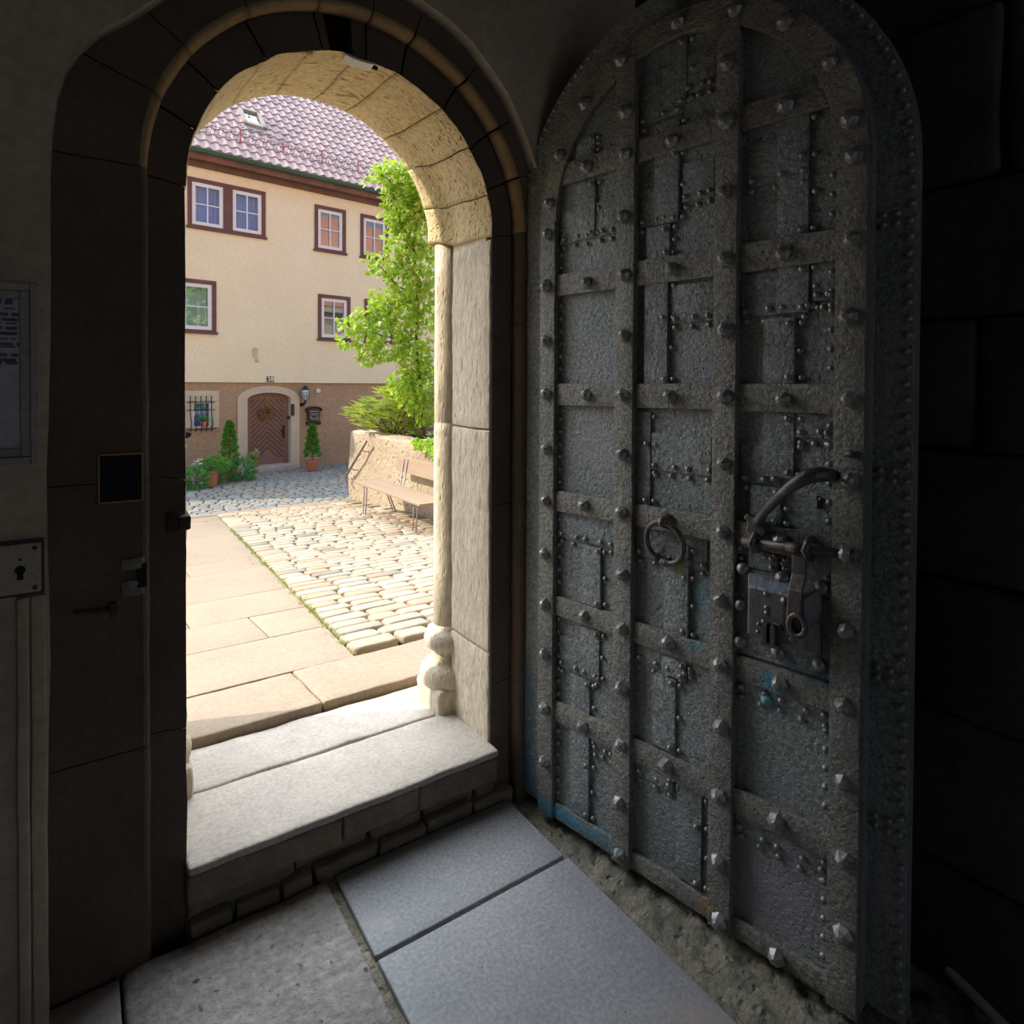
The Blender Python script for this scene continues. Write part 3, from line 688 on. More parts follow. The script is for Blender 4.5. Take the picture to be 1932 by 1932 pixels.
# ---- things fixed to or standing by the house
def hf_empty(name, u, v, z, rz=0): return empty(name, HF.w(u, v, z), HF.a+rz)
q = h(576, 743, .16)
t = hf_empty('wall_lantern', q[0], 0, q[1]); tag(t, 'dark caged globe lantern on the wall right of the house door', 'lantern')
mb = MB(); mb.lathe([(.0,-.16),(.03,-.155),(.06,-.11),(.09,-.05),(.10,.02),(.085,.09),(.06,.13),(0,.135)], (0,-.16,0), 16, False); mb.build('globe', M['lampglass'], t, smooth=True)
mb = MB(); mb.lathe([(.085,.10),(.075,.14),(.045,.17),(.04,.20),(0,.21)], (0,-.16,0), 16)
for k in range(8):
    a = k*PI/4; mb.tube([(.001+r*math.cos(a), -.16+r*math.sin(a), z) for r, z in ((.065,-.12),(.097,-.05),(.107,.02),(.09,.1))], .005, 5)
for r, z in ((.10,-.05),(.107,.02)): mb.tube([(r*math.cos(k*PI/8), -.16+r*math.sin(k*PI/8), z) for k in range(17)], .005, 5)
mb.build('cage', M['black'], t, smooth=True)
mb = MB(); mb.tube([(0,-.16,-.16),(0,-.15,-.22),(-.03,-.08,-.28),(-.03,0,-.28)], [.03,.025,.035,.045], 8); mb.lathe([(.0,0),(.05,0),(.05,.02),(0,.02)], (-.03,0,-.28), 12, axis='y'); mb.build('bracket', M['black'], t, smooth=True)
q = rect(*D3(958, 413), *D3(1070, 548), .1)
t = hf_empty('mailbox', (q[0]+q[1])/2, 0, q[2]); tag(t, 'dark cast mailbox with arched lid and newspaper roll below', 'mailbox')
W = (q[1]-q[0])*.40; Hh = q[3]-q[2]
mb = MB(); mb.prism([(-W*.9, .28*Hh), (W*.9, .28*Hh), (W, .78*Hh)]+[(W*math.cos(a), .78*Hh+.14*Hh*math.sin(a)) for a in [PI*i/10 for i in range(1, 10)]]+[(-W, .78*Hh)], -.13, 0); mb.build('box', M['darkmetal'], t, bevel=.006)
mb = MB(); A_ = [(1.25*W*math.cos(a), .80*Hh+.20*Hh*math.sin(a)) for a in [PI*i/14 for i in range(15)]]; B_ = [(x*.94, z-.025) for x, z in A_]
mb.loft([[(x, -.16, z) for x, z in A_], [(x, 0, z) for x, z in A_], [(x, 0, z) for x, z in B_], [(x, -.16, z) for x, z in B_], [(x, -.16, z) for x, z in A_]]); mb.build('lid', M['black'], t)
mb = MB(); mb.box(-W*1.12, W*1.12, -.12, 0, .03*Hh, .22*Hh); mb.build('newspaper_holder', M['black'], t, bevel=.02)
mb = MB()
for k, z in enumerate((.40, .46, .52, .58, .64)):
    mb.tube([(W*.65*math.cos(a), -.135, z*Hh+.06*(-math.sin(a))*(1 if k < 3 else .3)) for a in [PI*i/8 for i in range(9)]], .006, 5)
mb.box(-W*.7, W*.7, -.137, -.128, .72*Hh, .76*Hh); mb.build('relief', M['steelplate'], t)
# wreath
q = h(502, 778, -.08); t = hf_empty('wreath', q[0], .11, q[1]); tag(t, 'round dried wreath hanging on the chevron house door', 'wreath')
mb = MB()
for k in range(9): 
    ph = R_(0, 6); mb.tube([((.135+.02*math.sin(3*a+ph))*math.cos(a), -.035+.02*math.cos(4*a+ph), (.135+.02*math.sin(3*a+ph))*math.sin(a)) for a in [2*PI*i/28 for i in range(29)]], .011, 5)
for k in range(420):
    a = R_(0, 2*PI); r = .125+R_(-.05, .06); p = Vector((r*math.cos(a), R_(-.09, -.01), r*math.sin(a))); d = Vector((R_(-1,1), R_(-1,0), R_(-1,1))).normalized()*.035; e = d.cross(Vector((R_(-1,1), R_(-1,1), R_(-1,1)))).normalized()*.012
    mb.add([p-d, p+e, p+d, p-e], [(0,1,2,3)])
mb.build('ring', M['wreath'], t)
mb = MB(); mb.box(-.012, .012, -.012, -.004, .12, .36); mb.build('ribbon', M['wreath'], t)['label'] = 'golden hanging ribbon'

def leaf(mb, p, d, l, w, curl=.2):
    d = Vector(d).normalized(); s = d.cross(Vector((R_(-1,1), R_(-1,1), R_(-1,1)+.4))).normalized(); n = s.cross(d)
    m = p+d*l*.5+n*l*curl*.5; e = p+d*l
    mb.add([p, m+s*w/2, e, m-s*w/2], [(0,1,2),(0,2,3)])
def pot(parent, r0, r1, hgt, m='terracotta', rim=.02):
    mb = MB(); mb.lathe([(r0, 0), (r1*.93, hgt-.05), (r1, hgt-.05), (r1, hgt), (r1-rim, hgt), (r1-rim-.01, hgt-.04), (0, hgt-.04)], (0,0,0), 24); mb.build('pot', M[m], parent, smooth=False, bevel=.003)
def cone_tree(name, u, v, z, hp, ht, r, label):
    t = empty(name, (0,0,0)); t.location = HF.w(u, v, z); tag(t, label, 'potted plant', None); pot(t, .115, .165, hp)
    mb = MB(); mb.tube([(0,0,hp-.05), (0,0,hp+ht*.9)], .015, 6); mb.build('stem', M['twig'], t)
    mb = MB()
    for k in range(2600):
        f = random.random()**.8; a = R_(0, 2*PI); zz = hp+.06+f*ht*.97
        sp = 1+.22*math.sin(zz*38+a); rr = r*(1-f*.72)*(1-(max(0, f-.86)/.14)**2*.8)*sp*math.sqrt(R_(.35, 1)); p = Vector((rr*math.cos(a), rr*math.sin(a), zz))
        leaf(mb, p, (math.cos(a)*.8, math.sin(a)*.8, .5+R_(-.5, .5)), .055, .024)
    mb.build('foliage', M['conifer'], t)
    return t
g = onz(586.5, 887, -.5); l_ = HF.loc(g)
ct1 = cone_tree('potted_conifer', l_[0], l_[1]-.08, 0, .26, .82, .19, 'cone shaped conifer in a terracotta pot right of the house door')
if True:
    for i in range(10):
        mb = MB(); a = i*2*PI/10; p = Vector((.12*math.cos(a), .12*math.sin(a), .25)); 
        mb.tube([p-Vector((0,0,.06)), p+Vector((0,0,.02))], .003, 4)
        for j in range(6): leaf(mb, p+Vector((0,0,.02)), (math.cos(a)*.6+R_(-.6,.6), math.sin(a)*.6+R_(-.6,.6), .6), .055, .03)
        mb.build('flower', M['petal'], ct1)['label'] = 'pale pink flower'
g = onz(433, 905, -.5); l_ = HF.loc(g)
ct2 = cone_tree('potted_conifer', l_[0], l_[1], 0, .26, 1.0, .20, 'taller cone shaped conifer in a terracotta pot left of the house door')
def bushy(name, pos, hp, label, parts, r0=.12, r1=.16, potmat='terracotta', cat='potted plant', haspot=True, parent_pot=None):
    t = empty(name, pos); tag(t, label, cat)
    if haspot: pot(t, r0, r1, hp, potmat)
    for (pn, mt, n, c, rad, l, w, bias, lab) in parts:
        if pn == 'flowers':
            for q_ in range(9):
                mb = MB(); d = Vector((random.gauss(0,1), random.gauss(0,1), abs(random.gauss(0,1)))).normalized(); p = Vector(c)+Vector((d.x*rad[0], d.y*rad[1], d.z*rad[2]))
                for k in range(9): a = k*.7; leaf(mb, p, (math.cos(a), math.sin(a), .5+R_(-.3,.3)), l, w)
                mb.tube([p, (c[0]*.5, c[1]*.5, hp)], .003, 4)
                mb.build('flower', M[mt], t)['label'] = lab
            continue
        mb = MB()
        for k in range(n):
            d = Vector((random.gauss(0,1), random.gauss(0,1), random.gauss(0,1))).normalized(); rr = R_(.3, 1)**.5
            p = Vector(c)+Vector((d.x*rad[0], d.y*rad[1], d.z*rad[2]))*rr
            leaf(mb, p, d+Vector((0,0,bias)), l*R_(.7,1.2), w)
        o = mb.build(pn, M[mt], t)
        if lab: o['label'] = lab
    mb = MB(); 
    for k in range(6):
        a = k*PI/3; c = parts[0][3]; mb.tube([(0,0,max(0,hp-.05)), (c[0]+.4*parts[0][4][0]*math.cos(a), c[1]+.4*parts[0][4][1]*math.sin(a), c[2])], .006, 5)
    mb.build('stems', M['twig'], t)
    return t
g = onz(391, 917, -.5)
bushy('potted_flowers', (g.x, g.y, -.5), .33, 'wide terracotta pot of white flowers and mixed greenery by the house wall',
      [('foliage', 'leafgreen', 700, (.14,.06,.42), (.32,.24,.17), .07, .03, .4, None), ('blue_foliage', 'bluegreen', 240, (.05,-.1,.38), (.17,.14,.10), .08, .025, .3, 'blue green leaves'),
       ('flowers', 'petal', 90, (-.12,-.08,.46), (.15,.1,.10), .045, .04, .6, 'white flower')], .19, .225)
mb = None
g = onz(352, 922, -.5)
bushy('broadleaf_plant', (g.x+.12, g.y-.05, -.53), .0, 'low blue green leafy plant on the setts nearest the left door jamb',
      [('foliage', 'bluegreen', 420, (0,0,.22), (.26,.22,.20), .12, .06, .1, None)], haspot=False, cat='plant')
g = onz(415, 912, -.5)
bushy('hanging_shrub', (g.x, g.y+.12, -.53), .0, 'loose light green shrub between the two terracotta pots left of the door',
      [('foliage', 'leafgreen', 500, (0,0,.28), (.20,.18,.27), .07, .03, .1, None)], haspot=False, cat='plant')
g = onz(457, 906, -.5)
bushy('trailing_plant', (g.x, g.y, -.53), .0, 'spreading blue green plant at the foot of the left conifer',
      [('foliage', 'bluegreen', 420, (0,0,.26), (.26,.20,.22), .13, .035, .2, None)], haspot=False, cat='plant')
g = HF.w(h(476, 888)[0], -.16, .13)
bushy('flower_basket', g, .17, 'small pot of white and yellow flowers on the doorstep left corner',
      [('foliage', 'vine', 130, (-.03,0,.24), (.12,.10,.09), .06, .03, .6, None), ('flowers', 'petal', 80, (.05,0,.28), (.09,.08,.13), .04, .035, .6, 'white flower')], .075, .10, 'wreath')
g = HF.w((gwin[0]+gwin[1])/2+.01, -.13, gwin[2]+.02)
bushy('window_pot', g, .14, 'small orange flower pot standing behind the window bars', [('foliage', 'leafgreen', 120, (0,0,.19), (.13,.06,.07), .05, .025, .5, None)], .05, .072)

# ------------------------------------------------------------------ climbing vine and juniper above the garden wall
def blob_leaves(mb, blobs, n, l, w, Y, dth, drop=0, out=1.0):
    tot = sum(b[2]**2 for b in blobs)
    for (x, y, r) in blobs:
        c = ony(x, y, Y); rr = r*(c-EYE).length/FPX*.95
        for k in range(int(n*r*r/tot)):
            d = Vector((random.gauss(0,1), random.gauss(0,1), random.gauss(0,1))).normalized(); f = R_(.15, 1)**.45
            p = c+Vector((d.x*rr, d.y*dth, d.z*rr))*f*R_(.8, 1.12)
            leaf(mb, p, (d.x*.6+R_(-.5,.5)-.25, R_(-.9,.3), d.z*.3-drop+R_(-.5,.5)), l*R_(.6, 1.3), w*R_(.7, 1.2), .25)
VY = 9.6
vb = [(735,330,28),(775,345,50),(718,318,14),(700,335,10),(760,390,48),(790,430,55),(755,455,32),(795,500,50),(765,530,45),(720,500,26),(700,492,12),(805,580,50),(760,590,42),(722,590,34),(690,600,26),(660,612,20),(650,640,13),(690,645,28),(735,650,36),(695,672,18),(780,660,42),(760,720,26),(800,720,42),(715,560,18),(800,370,55),(785,700,30),(800,765,30),(770,745,22),(808,790,18)]
v = empty('climbing_vine', ony(800, 822, VY)); v.location.z = .66; tag(v, 'tall sunlit yellow green climbing vine above the garden wall', 'vine')
mb = MB(); blob_leaves(mb, vb, 4300, .115, .10, VY, .30, .45)
o = mb.build('foliage', M['vine'], v); o.matrix_parent_inverse = Matrix.Translation(-v.location)
mb = MB(); base = Vector(v.location)
def vp(x, y, dy=0): return ony(x, y, VY+dy)
for br in ([(800,822),(795,740),(785,650),(790,560),(780,470),(790,400),(780,330)], [(785,650),(750,640),(710,630),(665,615),(650,640)], [(785,650),(740,660),(700,672)], [(790,560),(750,540),(715,500),(698,490)], [(780,470),(750,400),(735,340),(705,320)], [(790,560),(740,585),(700,575),(690,600)]):
    pts = [vp(x, y, R_(-.1,.1)) for x, y in br]
    if br[0] == (800,822): pts[0] = base
    mb.tube(pts, [.035-.026*i/(len(pts)-1) for i in range(len(pts))] if br[0] == (800,822) else [.014-.008*i/(len(pts)-1) for i in range(len(pts))], 6)
o = mb.build('stem', M['twig'], v, smooth=True); o.matrix_parent_inverse = Matrix.Translation(-v.location)
JY = 10.3
j = empty('juniper_bush', ony(740, 815, JY)); j.location.z = .66; tag(j, 'spreading juniper bush overhanging the end of the garden wall', 'bush')
mb = MB()
bl = [(672,778,12),(690,788,20),(705,770,24),(725,790,28),(735,755,26),(765,790,34),(765,755,34),(800,780,36),(795,810,24),(790,740,30),(705,805,14),(730,812,14),(765,818,13),(800,825,13)]
tot = sum(b[2]**2 for b in bl)
for (x, y, r) in bl:
    c = ony(x, y, JY); rr = r*(c-EYE).length/FPX
    for k in range(int(700*r*r/tot)):
        d = Vector((random.gauss(0,1), random.gauss(0,1), random.gauss(0,1))).normalized(); f = R_(.2, 1)**.5
        p = c+Vector((d.x*rr, d.y*.45, d.z*rr*.9))*f; dr_ = Vector((-.9+R_(-.3,.4), R_(-.5,.2), .25+R_(-.25,.25))).normalized(); L_ = R_(.12,.26)
        s = dr_.cross(Vector((0,.3,1))).normalized()
        for q_ in range(9):
            a = p+dr_*L_*q_/9
            for sg_ in (-1, 1): leaf(mb, a, dr_+s*sg_*.8+Vector((0,0,R_(-.1,.35))), .06*(1.2-q_/9), .018, .1)
        leaf(mb, p, dr_, L_*1.1, .02, .05)
o = mb.build('foliage', M['juniper'], j); o.matrix_parent_inverse = Matrix.Translation(-j.location)
mb = MB(); base = Vector(j.location)
for (x, y, r) in bl: mb.tube([base+Vector((0,0,-.02)), base.lerp(ony(x, y, JY), .5)+Vector((0,0,.05)), ony(x, y, JY)], [.02,.012,.006], 5)
o = mb.build('branches', M['twig'], j); o.matrix_parent_inverse = Matrix.Translation(-j.location)
tr = empty('wall_creeper', (4.5, 7.9, .7)); tag(tr, 'yellowing creeper hanging over the garden wall behind the bench', 'plant')
mb = MB()
for k in range(900):
    y_ = R_(6.2, 8.35); f = random.random(); zz = .83-.42*f*(.3+.7*abs(noise.noise(Vector((y_*2, 0, 5))))*2)*(1.0 if y_ < 7.9 else .5); x_ = 4.05-R_(0, .12) if zz < .76 else R_(3.95, 4.5)
    leaf(mb, Vector((x_, y_, zz)), (R_(-1,.2), R_(-.8,.8), R_(-.8,.3)), .08, .06)
o = mb.build('foliage', M['vine'], tr); o.matrix_parent_inverse = Matrix.Translation(-tr.location)

# ------------------------------------------------------------------ bench by the garden wall
SX0, SX1, BY0, BY1, SZ = 3.36, 3.80, 6.92, 9.12, .15
b = empty('bench', (SX0, 7.1, gz(7.1))); tag(b, 'light brown plank bench on thin steel hairpin legs against the garden wall', 'bench')
inv = Matrix.Translation(-b.location)
def bp(mbx, name, m, **k):
    o = mbx.build(name, m, b, **k); o.matrix_parent_inverse = inv; return o
mb = MB(); mb.box(SX0, SX1, BY0, BY1, SZ-.03, SZ); bp(mb, 'seat', M['benchwood'], bevel=.006)
mb = MB(); mb.obox((3.895, (BY0+8.75)/2-.05, .43), (.012,0,.003), (0,(8.75-BY0)/2+.05,0), (.02,0,.108)); bp(mb, 'backrest', M['benchwood'], bevel=.005)
for yy in (7.16, 8.86):
    g0 = gz(yy)
    mb = MB()
    for xx, ln in ((SX0+.07, 0), (SX1-.06, .14)):
        for s_ in (-.055,):
            pass
        xe = xx+ln
        mb.tube([(xx+.10*(1 if ln == 0 else -1), yy-.05, SZ-.038), (xx+.03*(1 if ln == 0 else -1), yy-.05, SZ-.040), (xx, yy-.05, SZ-.07), (xe+(-.02 if ln == 0 else 0), yy-.05, g0+.03), (xe-.02*(ln == 0), yy-.04, g0+.012), (xe-.02*(ln == 0), yy+.04, g0+.012), (xe+(-.02 if ln == 0 else 0), yy+.05, g0+.03), (xx, yy+.05, SZ-.07), (xx+.03*(1 if ln == 0 else -1), yy+.05, SZ-.040), (xx+.10*(1 if ln == 0 else -1), yy+.05, SZ-.038)], .009, 8)
    bp(mb, 'leg', M['steel'], smooth=True)
    mb = MB()
    yb = min(yy, 8.45)
    for s_ in (-.06, .06): mb.tube([(SX1-.10, yb+s_, SZ-.036), (SX1-.01, yb+s_, SZ-.036), (SX1+.03, yb+s_, SZ), (3.885, yb+s_, .52)], .008, 8)
    bp(mb, 'back_support', M['steel'], smooth=True)
# handrail on the garden wall
a_ = Vector((3.93, 11.30, -.02)); e_ = Vector((3.93, 10.2, .60))
a_ = on_plane(656, 893, (3.94,0,0), (1,0,0)); e_ = on_plane(691, 833, (3.94,0,0), (1,0,0))
t = empty('handrail', (4.03, a_.y, a_.z)); tag(t, 'short steel handrail fixed to the end of the garden wall', 'handrail')
mb = MB(); mb.tube([a_+Vector((0,.02,-.20)), a_+Vector((0,.16,-.12)), a_+Vector((0,.06,0)), a_, e_], [.014,.016,.02,.022,.022], 10); o = mb.build('rail', M['rail'], t, smooth=True); o.matrix_parent_inverse = Matrix.Translation(-t.location)
for f in (.22, .8):
    p = a_.lerp(e_, f); mb = MB(); mb.tube([p, p+Vector((.02,0,-.06)), p+Vector((.15,0,-.07))], .009, 6); o = mb.build('bracket', M['rail'], t, smooth=True); o.matrix_parent_inverse = Matrix.Translation(-t.location)
# ------------------------------------------------------------------ the iron clad door leaf, swung open into the room
DF = Frame((1.405, 2.01, 0), math.atan2(-.9846, .1747))
cyan = (.10, .32, .46); cyan2 = (.12, .40, .44)
A = lambda x, y, d=.004: DF.px(980+x/2.542, y/2.542, d)
Bp = lambda x, y, d=.004: DF.px(980+x/2.542, 700+y/2.542, d)
Cp = lambda x, y, d=.004: DF.px(960+x/2.415, 1300+y/2.415, d)
def P3(uv): return (uv[0], 0, uv[1])
SP = [((.02,0,.10),(.08,.3,.19),90,cyan), ((.25,0,.03),(.30,.3,.045),90,cyan), ((.05,0,.35),(.05,.3,.25),50,(.14,.20,.23)),
      (P3(Bp(1180,1575)),(.035,.3,.03),40,cyan2), (P3(Bp(1225,1495)),(.045,.3,.03),40,(.04,.25,.36)), (P3(Bp(870,1090)),(.02,.3,.07),60,(.16,.33,.40)),
      (P3(Bp(1480,1690)),(.03,.3,.05),50,(.16,.28,.28)), (P3(Bp(1400,1440)),(.09,.3,.035),40,(.12,.17,.20)), (P3(Bp(780,930)),(.012,.3,.04),60,(.30,.27,.02)),
      (P3(Cp(905,985)),(.02,.3,.03),60,(.40,.20,.06)), (P3(Bp(840,1310)),(.04,.3,.025),60,(.12,.22,.26)), (P3(A(175,850)),(.05,.3,.09),70,(.30,.28,.20))]
M['plate'] = mat('door_iron_plate', (.31,.33,.32), (.20,.225,.225), .46, 2.2, 1.0, 55, .012, metal=.35, spec=.6, fine=(.55,1.4), pits=.3, vscale=70, c3=(.31,.285,.315), s3=1.6, t3=.55, spots=SP)
M['strap'] = mat('door_iron_strap', (.27,.255,.225), (.19,.18,.16), .46, 4, 1.0, 60, .010, metal=.35, spec=.6, fine=(.55,1.4), pits=.3, vscale=70, c3=(.30,.21,.14), s3=5, t3=.66, spots=SP)
M['nail'] = mat('door_nail', (.38,.37,.355), (.26,.25,.24), .38, 20, .4, 90, .004, metal=.5, spec=.6)
M['forged'] = mat('forged_iron', (.17,.15,.14), (.10,.09,.085), .36, 14, .5, 60, .006, metal=.5, spec=.6)
M['lockblue'] = mat('lock_case_iron', (.22,.22,.225), (.15,.15,.16), .40, 9, .6, 60, .006, metal=.4, spec=.6, spots=[(P3(Bp(1230,1030,.03)),(.10,.3,.016),50,(.22,.26,.36))])
door = empty('door_1', DF.o, DF.a)
tag(door, 'open arched door leaf clad in dark riveted iron plates and straps', 'door', kind='structure')
TC, HC = .683, 2.20
def arch_out(x0, x1, zb, zc, r, n=40, rz=None):
    c = (x0+x1)/2; hw = (x1-x0)/2; rz = rz or r
    return [(x0, zb), (x1, zb)]+[(c+hw*math.cos(a), zc+rz*math.sin(a)) for a in [PI*i/n for i in range(n+1)]]
mb = MB(); mb.prism(arch_out(-.012, 1.327, .012, 2.17, .69, rz=.688), -(-.035), .085)
mb.build('backing_leaf', M['plate'], door, bevel=.003)
mb = MB(); mb.prism(arch_out(.128, 1.238, .006, HC, .556), 0, .04); mb.build('raised_leaf', M['plate'], door, bevel=.002)
# left flange sheet flush with the raised field
mb = MB(); fl = [(-.012, .01), (.128, .01), (.128, 2.2)]+[(TC+.556*math.cos(a), HC+.556*math.sin(a)) for a in [PI-.5*PI*i/12 for i in range(1, 13)]]+[(.6565+.669*math.cos(a), 2.17+.688*math.sin(a)) for a in [PI/2+(PI/2)*i/14 for i in range(15)]]
mb.prism(fl, .008, .04); mb.build('hinge_side_plate', M['plate'], door)
rows = [(.004,.062),(.366,.442),(.757,.829),(1.142,1.217),(1.531,1.610),(1.927,2.008),(2.327,2.402)]
cols = [(.131,.205),(.475,.548),(.828,.900),(1.162,1.236)]
# plates between the straps: each overlaps its neighbour and ends in a shadowed edge
V = [(A(365,210),A(365,740)),(A(365,860),A(365,1135)),(A(770,560),A(765,1060)),(A(808,170),A(800,500)),(A(725,1070),A(722,1230)),(A(718,1350),A(712,1840)),
     (A(1390,540),A(1390,1120)),(A(1390,1260),A(1388,1495)),(A(1328,1520),A(1320,1840)),(Bp(630,195),Bp(630,645)),(Bp(393,850),Bp(393,1140)),(Bp(820,840),Bp(808,1280)),
     (Bp(1320,200),Bp(1318,520)),(Bp(1255,560),Bp(1255,750)),(Bp(1245,880),Bp(1245,970)),(Bp(385,1250),Bp(385,1495)),(Bp(342,1490),Cp(368,200)),(Cp(370,220),Cp(368,600)),
     (Bp(750,1480),Cp(760,300)),(Bp(800,1400),Bp(800,1490)),(Cp(755,400),Cp(752,470)),(Cp(880,480),Cp(880,920))]
Hs = [(A(200,1170),A(465,1120)),(A(580,590),A(780,540)),(A(780,970),A(935,940)),(A(725,1560),A(930,1530)),(A(1060,1525),A(1390,1495)),(A(1090,890),A(1390,850)),(A(1400,1450),A(1520,1435)),
      (Bp(630,475),Bp(920,505)),(Bp(1060,530),Bp(1250,550)),(Bp(1320,320),Bp(1510,325)),(Bp(190,795),Bp(460,860)),(Bp(560,895),Bp(900,945)),(Bp(1040,870),Bp(1250,920)),(Bp(190,1410),Bp(385,1500)),
      (Bp(560,1395),Bp(800,1470)),(Bp(1040,1530),Bp(1490,1690)),(Cp(580,390),Cp(750,470)),(Cp(1030,640),Cp(1450,860)),(A(570,1090),A(720,1070)),(Cp(380,270),Cp(480,330)),(A(790,440),A(940,425))]
def col_left(t):
    L = [c[1] for c in cols if c[1] <= t+.01]; return max(L) if L else .205
def inside(t, h_, r=.47): return h_ <= HC or (t-TC)**2+(h_-HC)**2 < r*r
riv = []
for i, (p, q) in enumerate(V):
    t = (p[0]+q[0])/2; h0, h1 = sorted((p[1], q[1])); t0 = col_left(t)
    wdt = min(.085, t-t0)
    if h1 > HC:
        te = t-wdt; h1 = min(h1, HC+math.sqrt(max(.001, .485**2-(te-TC)**2)))
    mb = MB(); mb.rbox(t-wdt, t, -.007-.002*(i % 3), .01, h0, h1, .05, .002, .0012, 9, i)
    mb.build('iron_plate', M['plate'], door, smooth=True)
    n = max(2, int((h1-h0)/.085))
    for k in range(n+1):
        hh = h0+.015+(h1-h0-.03)*k/n
        riv.append((t+.014, hh, .002)); 
        if k % 2 == 0: riv.append((t-.015, hh, .010))
for i, (p, q) in enumerate(Hs):
    h_ = (p[1]+q[1])/2; t0, t1 = sorted((p[0], q[0])); h_ = min(p[1], q[1]) if i in (1,) else h_
    hx = min([r_[0] for r_ in rows if r_[0] > h_+.01]+[h_+.12]); hx = min(hx, h_+.26)
    if hx > HC: hx = min(hx, HC+math.sqrt(max(.001, .48**2-max((t0-TC)**2, (t1-TC)**2))))
    mb = MB(); mb.rbox(t0, t1, -.0045, .01, h_, hx, .05, .002, .001, 9, i+40)
    mb.build('iron_plate', M['plate'], door, smooth=True)
    n = max(2, int((t1-t0)/.06))
    for k in range(n+1):
        tt = t0+.015+(t1-t0-.03)*k/n; riv.append((tt, h_-.014, .002)); riv.append((tt+.012*(k % 2), h_+.016, .007))
# straps
for c, (t0, t1) in enumerate(cols):
    tm = (t0+t1)/2; top = HC if c in (0, 3) else HC+math.sqrt(.476**2-(tm-TC)**2)+.03
    mb = MB(); mb.rbox(t0, t1, -.025, .005, .0, top, .06, .003, .0022, 7, c+1); mb.build('vertical_strap', M['strap'], door, smooth=True)
for r, (h0, h1) in enumerate(rows):
    hm = (h0+h1)/2; tl, tr_ = (.131, 1.236)
    if hm > HC: dx = math.sqrt(.552**2-(h1-HC)**2); tl, tr_ = TC-dx, TC+dx
    mb = MB(); mb.rbox(tl, tr_, -.015, .005, h0, h1, .06, .003, .0022, 7, r+11); mb.build('horizontal_strap', M['strap'], door, smooth=True)
mb = MB(); n = 60; ro, ri = .554, .476; ypr = [(ro,.005),(ro,-.019),(ro-.003,-.022),(ri+.003,-.022),(ri,-.019),(ri,.005)]
mb.loft([[Vector((TC+r*math.cos(a), y, HC+r*math.sin(a)))+noise.noise_vector(Vector((i*.6, r*9, y*9)))*.0015 for (r, y) in ypr] for i, a in [(i, PI*i/n) for i in range(n+1)]])
mb.build('arched_strap', M['strap'], door, smooth=False)
# big faceted nails
def nail_mb(seed):
    mb = MB(); random.seed(seed); rr = []
    for (r, hh) in ((.0205,0),(.0205,.006),(.014,.017),(.006,.0225)):
        rr.append([(r*(1+R_(-.12,.12))*math.cos(2*PI*(k+.3)/7), -hh, r*(1+R_(-.12,.12))*math.sin(2*PI*(k+.3)/7)) for k in range(7)])
    mb.loft(rr, True, True); return mb
protos = [nail_mb(s) for s in range(4)]
tcs = [.168, .345, .511, .683, .864, 1.030, 1.200]
pos = []
for r, (h0, h1) in enumerate(rows):
    hm = (h0+h1)/2
    for c, t in enumerate(tcs):
        if r == 0 and c not in (2, 4, 5): continue
        if r == 6 and c in (0, 6): continue
        if r == 3 and c == 3: continue
        pos.append((t+R_(-.004,.004), hm+R_(-.004,.004), -.025 if c % 2 == 0 else -.015))
for c in (0, 2, 4, 6):
    for r in range(6):
        pos.append((tcs[c]+R_(-.005,.005), (rows[r][1]+rows[r+1][0])/2+R_(-.012,.012), -.025))
pos += [(tcs[2], 2.50, -.025), (tcs[4], 2.53, -.025)]
for a in (8, 27, 48, 67, 88, 112, 132, 153, 172): pos.append((TC+.515*math.cos(math.radians(a)), HC+.515*math.sin(math.radians(a)), -.022))
nm = None; meshes = []
for i, (t, z, y) in enumerate(pos):
    if i < 4:
        o = protos[i].build('nail', M['nail'], door); meshes.append(o); 
    else:
        o = meshes[i % 4].copy(); COL.objects.link(o); o.parent = door
    s_ = R_(1.0, 1.2); o.location = (t, y, z); o.scale = (s_, s_, s_); o.rotation_euler.y = R_(0, 6)
random.seed(11)
# small rivets: along seams, along both edges of the leaf
for k in range(62):
    z = .05+k*.040
    if z < 2.2: riv.append((1.313, z, -.034 if False else None)); 
riv2 = []
for (t, z, y) in riv:
    if y is None: riv2.append((t+R_(-.003,.003), z, .034))
    elif inside(t, z): riv2.append((t+R_(-.003,.003), z+R_(-.003,.003), -y))
for k in range(44): riv2.append((.004+R_(-.002,.002), .06+k*.05, .008))
for k in range(30): a = PI*(.5+.5*k/30); riv2.append((.6565+.655*math.cos(a), 2.17+.674*math.sin(a), .008 if a > 2.0 else .035))
for k in range(26): a = PI*.5*k/26; riv2.append((.6565+.655*math.cos(a), 2.17+.674*math.sin(a), .035))
for k in range(46):
    z = .1+k*.046
    if all(not (a-.01 < z < b+.01) for a, b in rows): riv2.append((.218, z, -.003))
for z in (.50, .88, 1.38, 2.02):
    for tt in (1.255, 1.285): riv2.append((tt, z+.012, .034)); riv2.append((tt, z-.012, .034))
for k in range(50):
    z = .1+k*.05
    if z < 2.2 and all(not (a-.01 < z < b+.01) for a, b in rows) and not (.83 < z < 1.1): riv2.append((1.148, z, -.003))
riv2.sort(key=lambda r: -r[0])
rv = MB(); rv.lathe([(.0095,-.002),(.0092,.003),(.0065,.0065),(.0,.008)], (0,0,0), 8, False, 'y')
first = rv.build('rivet', M['nail'], door, smooth=True)
rest = MB()
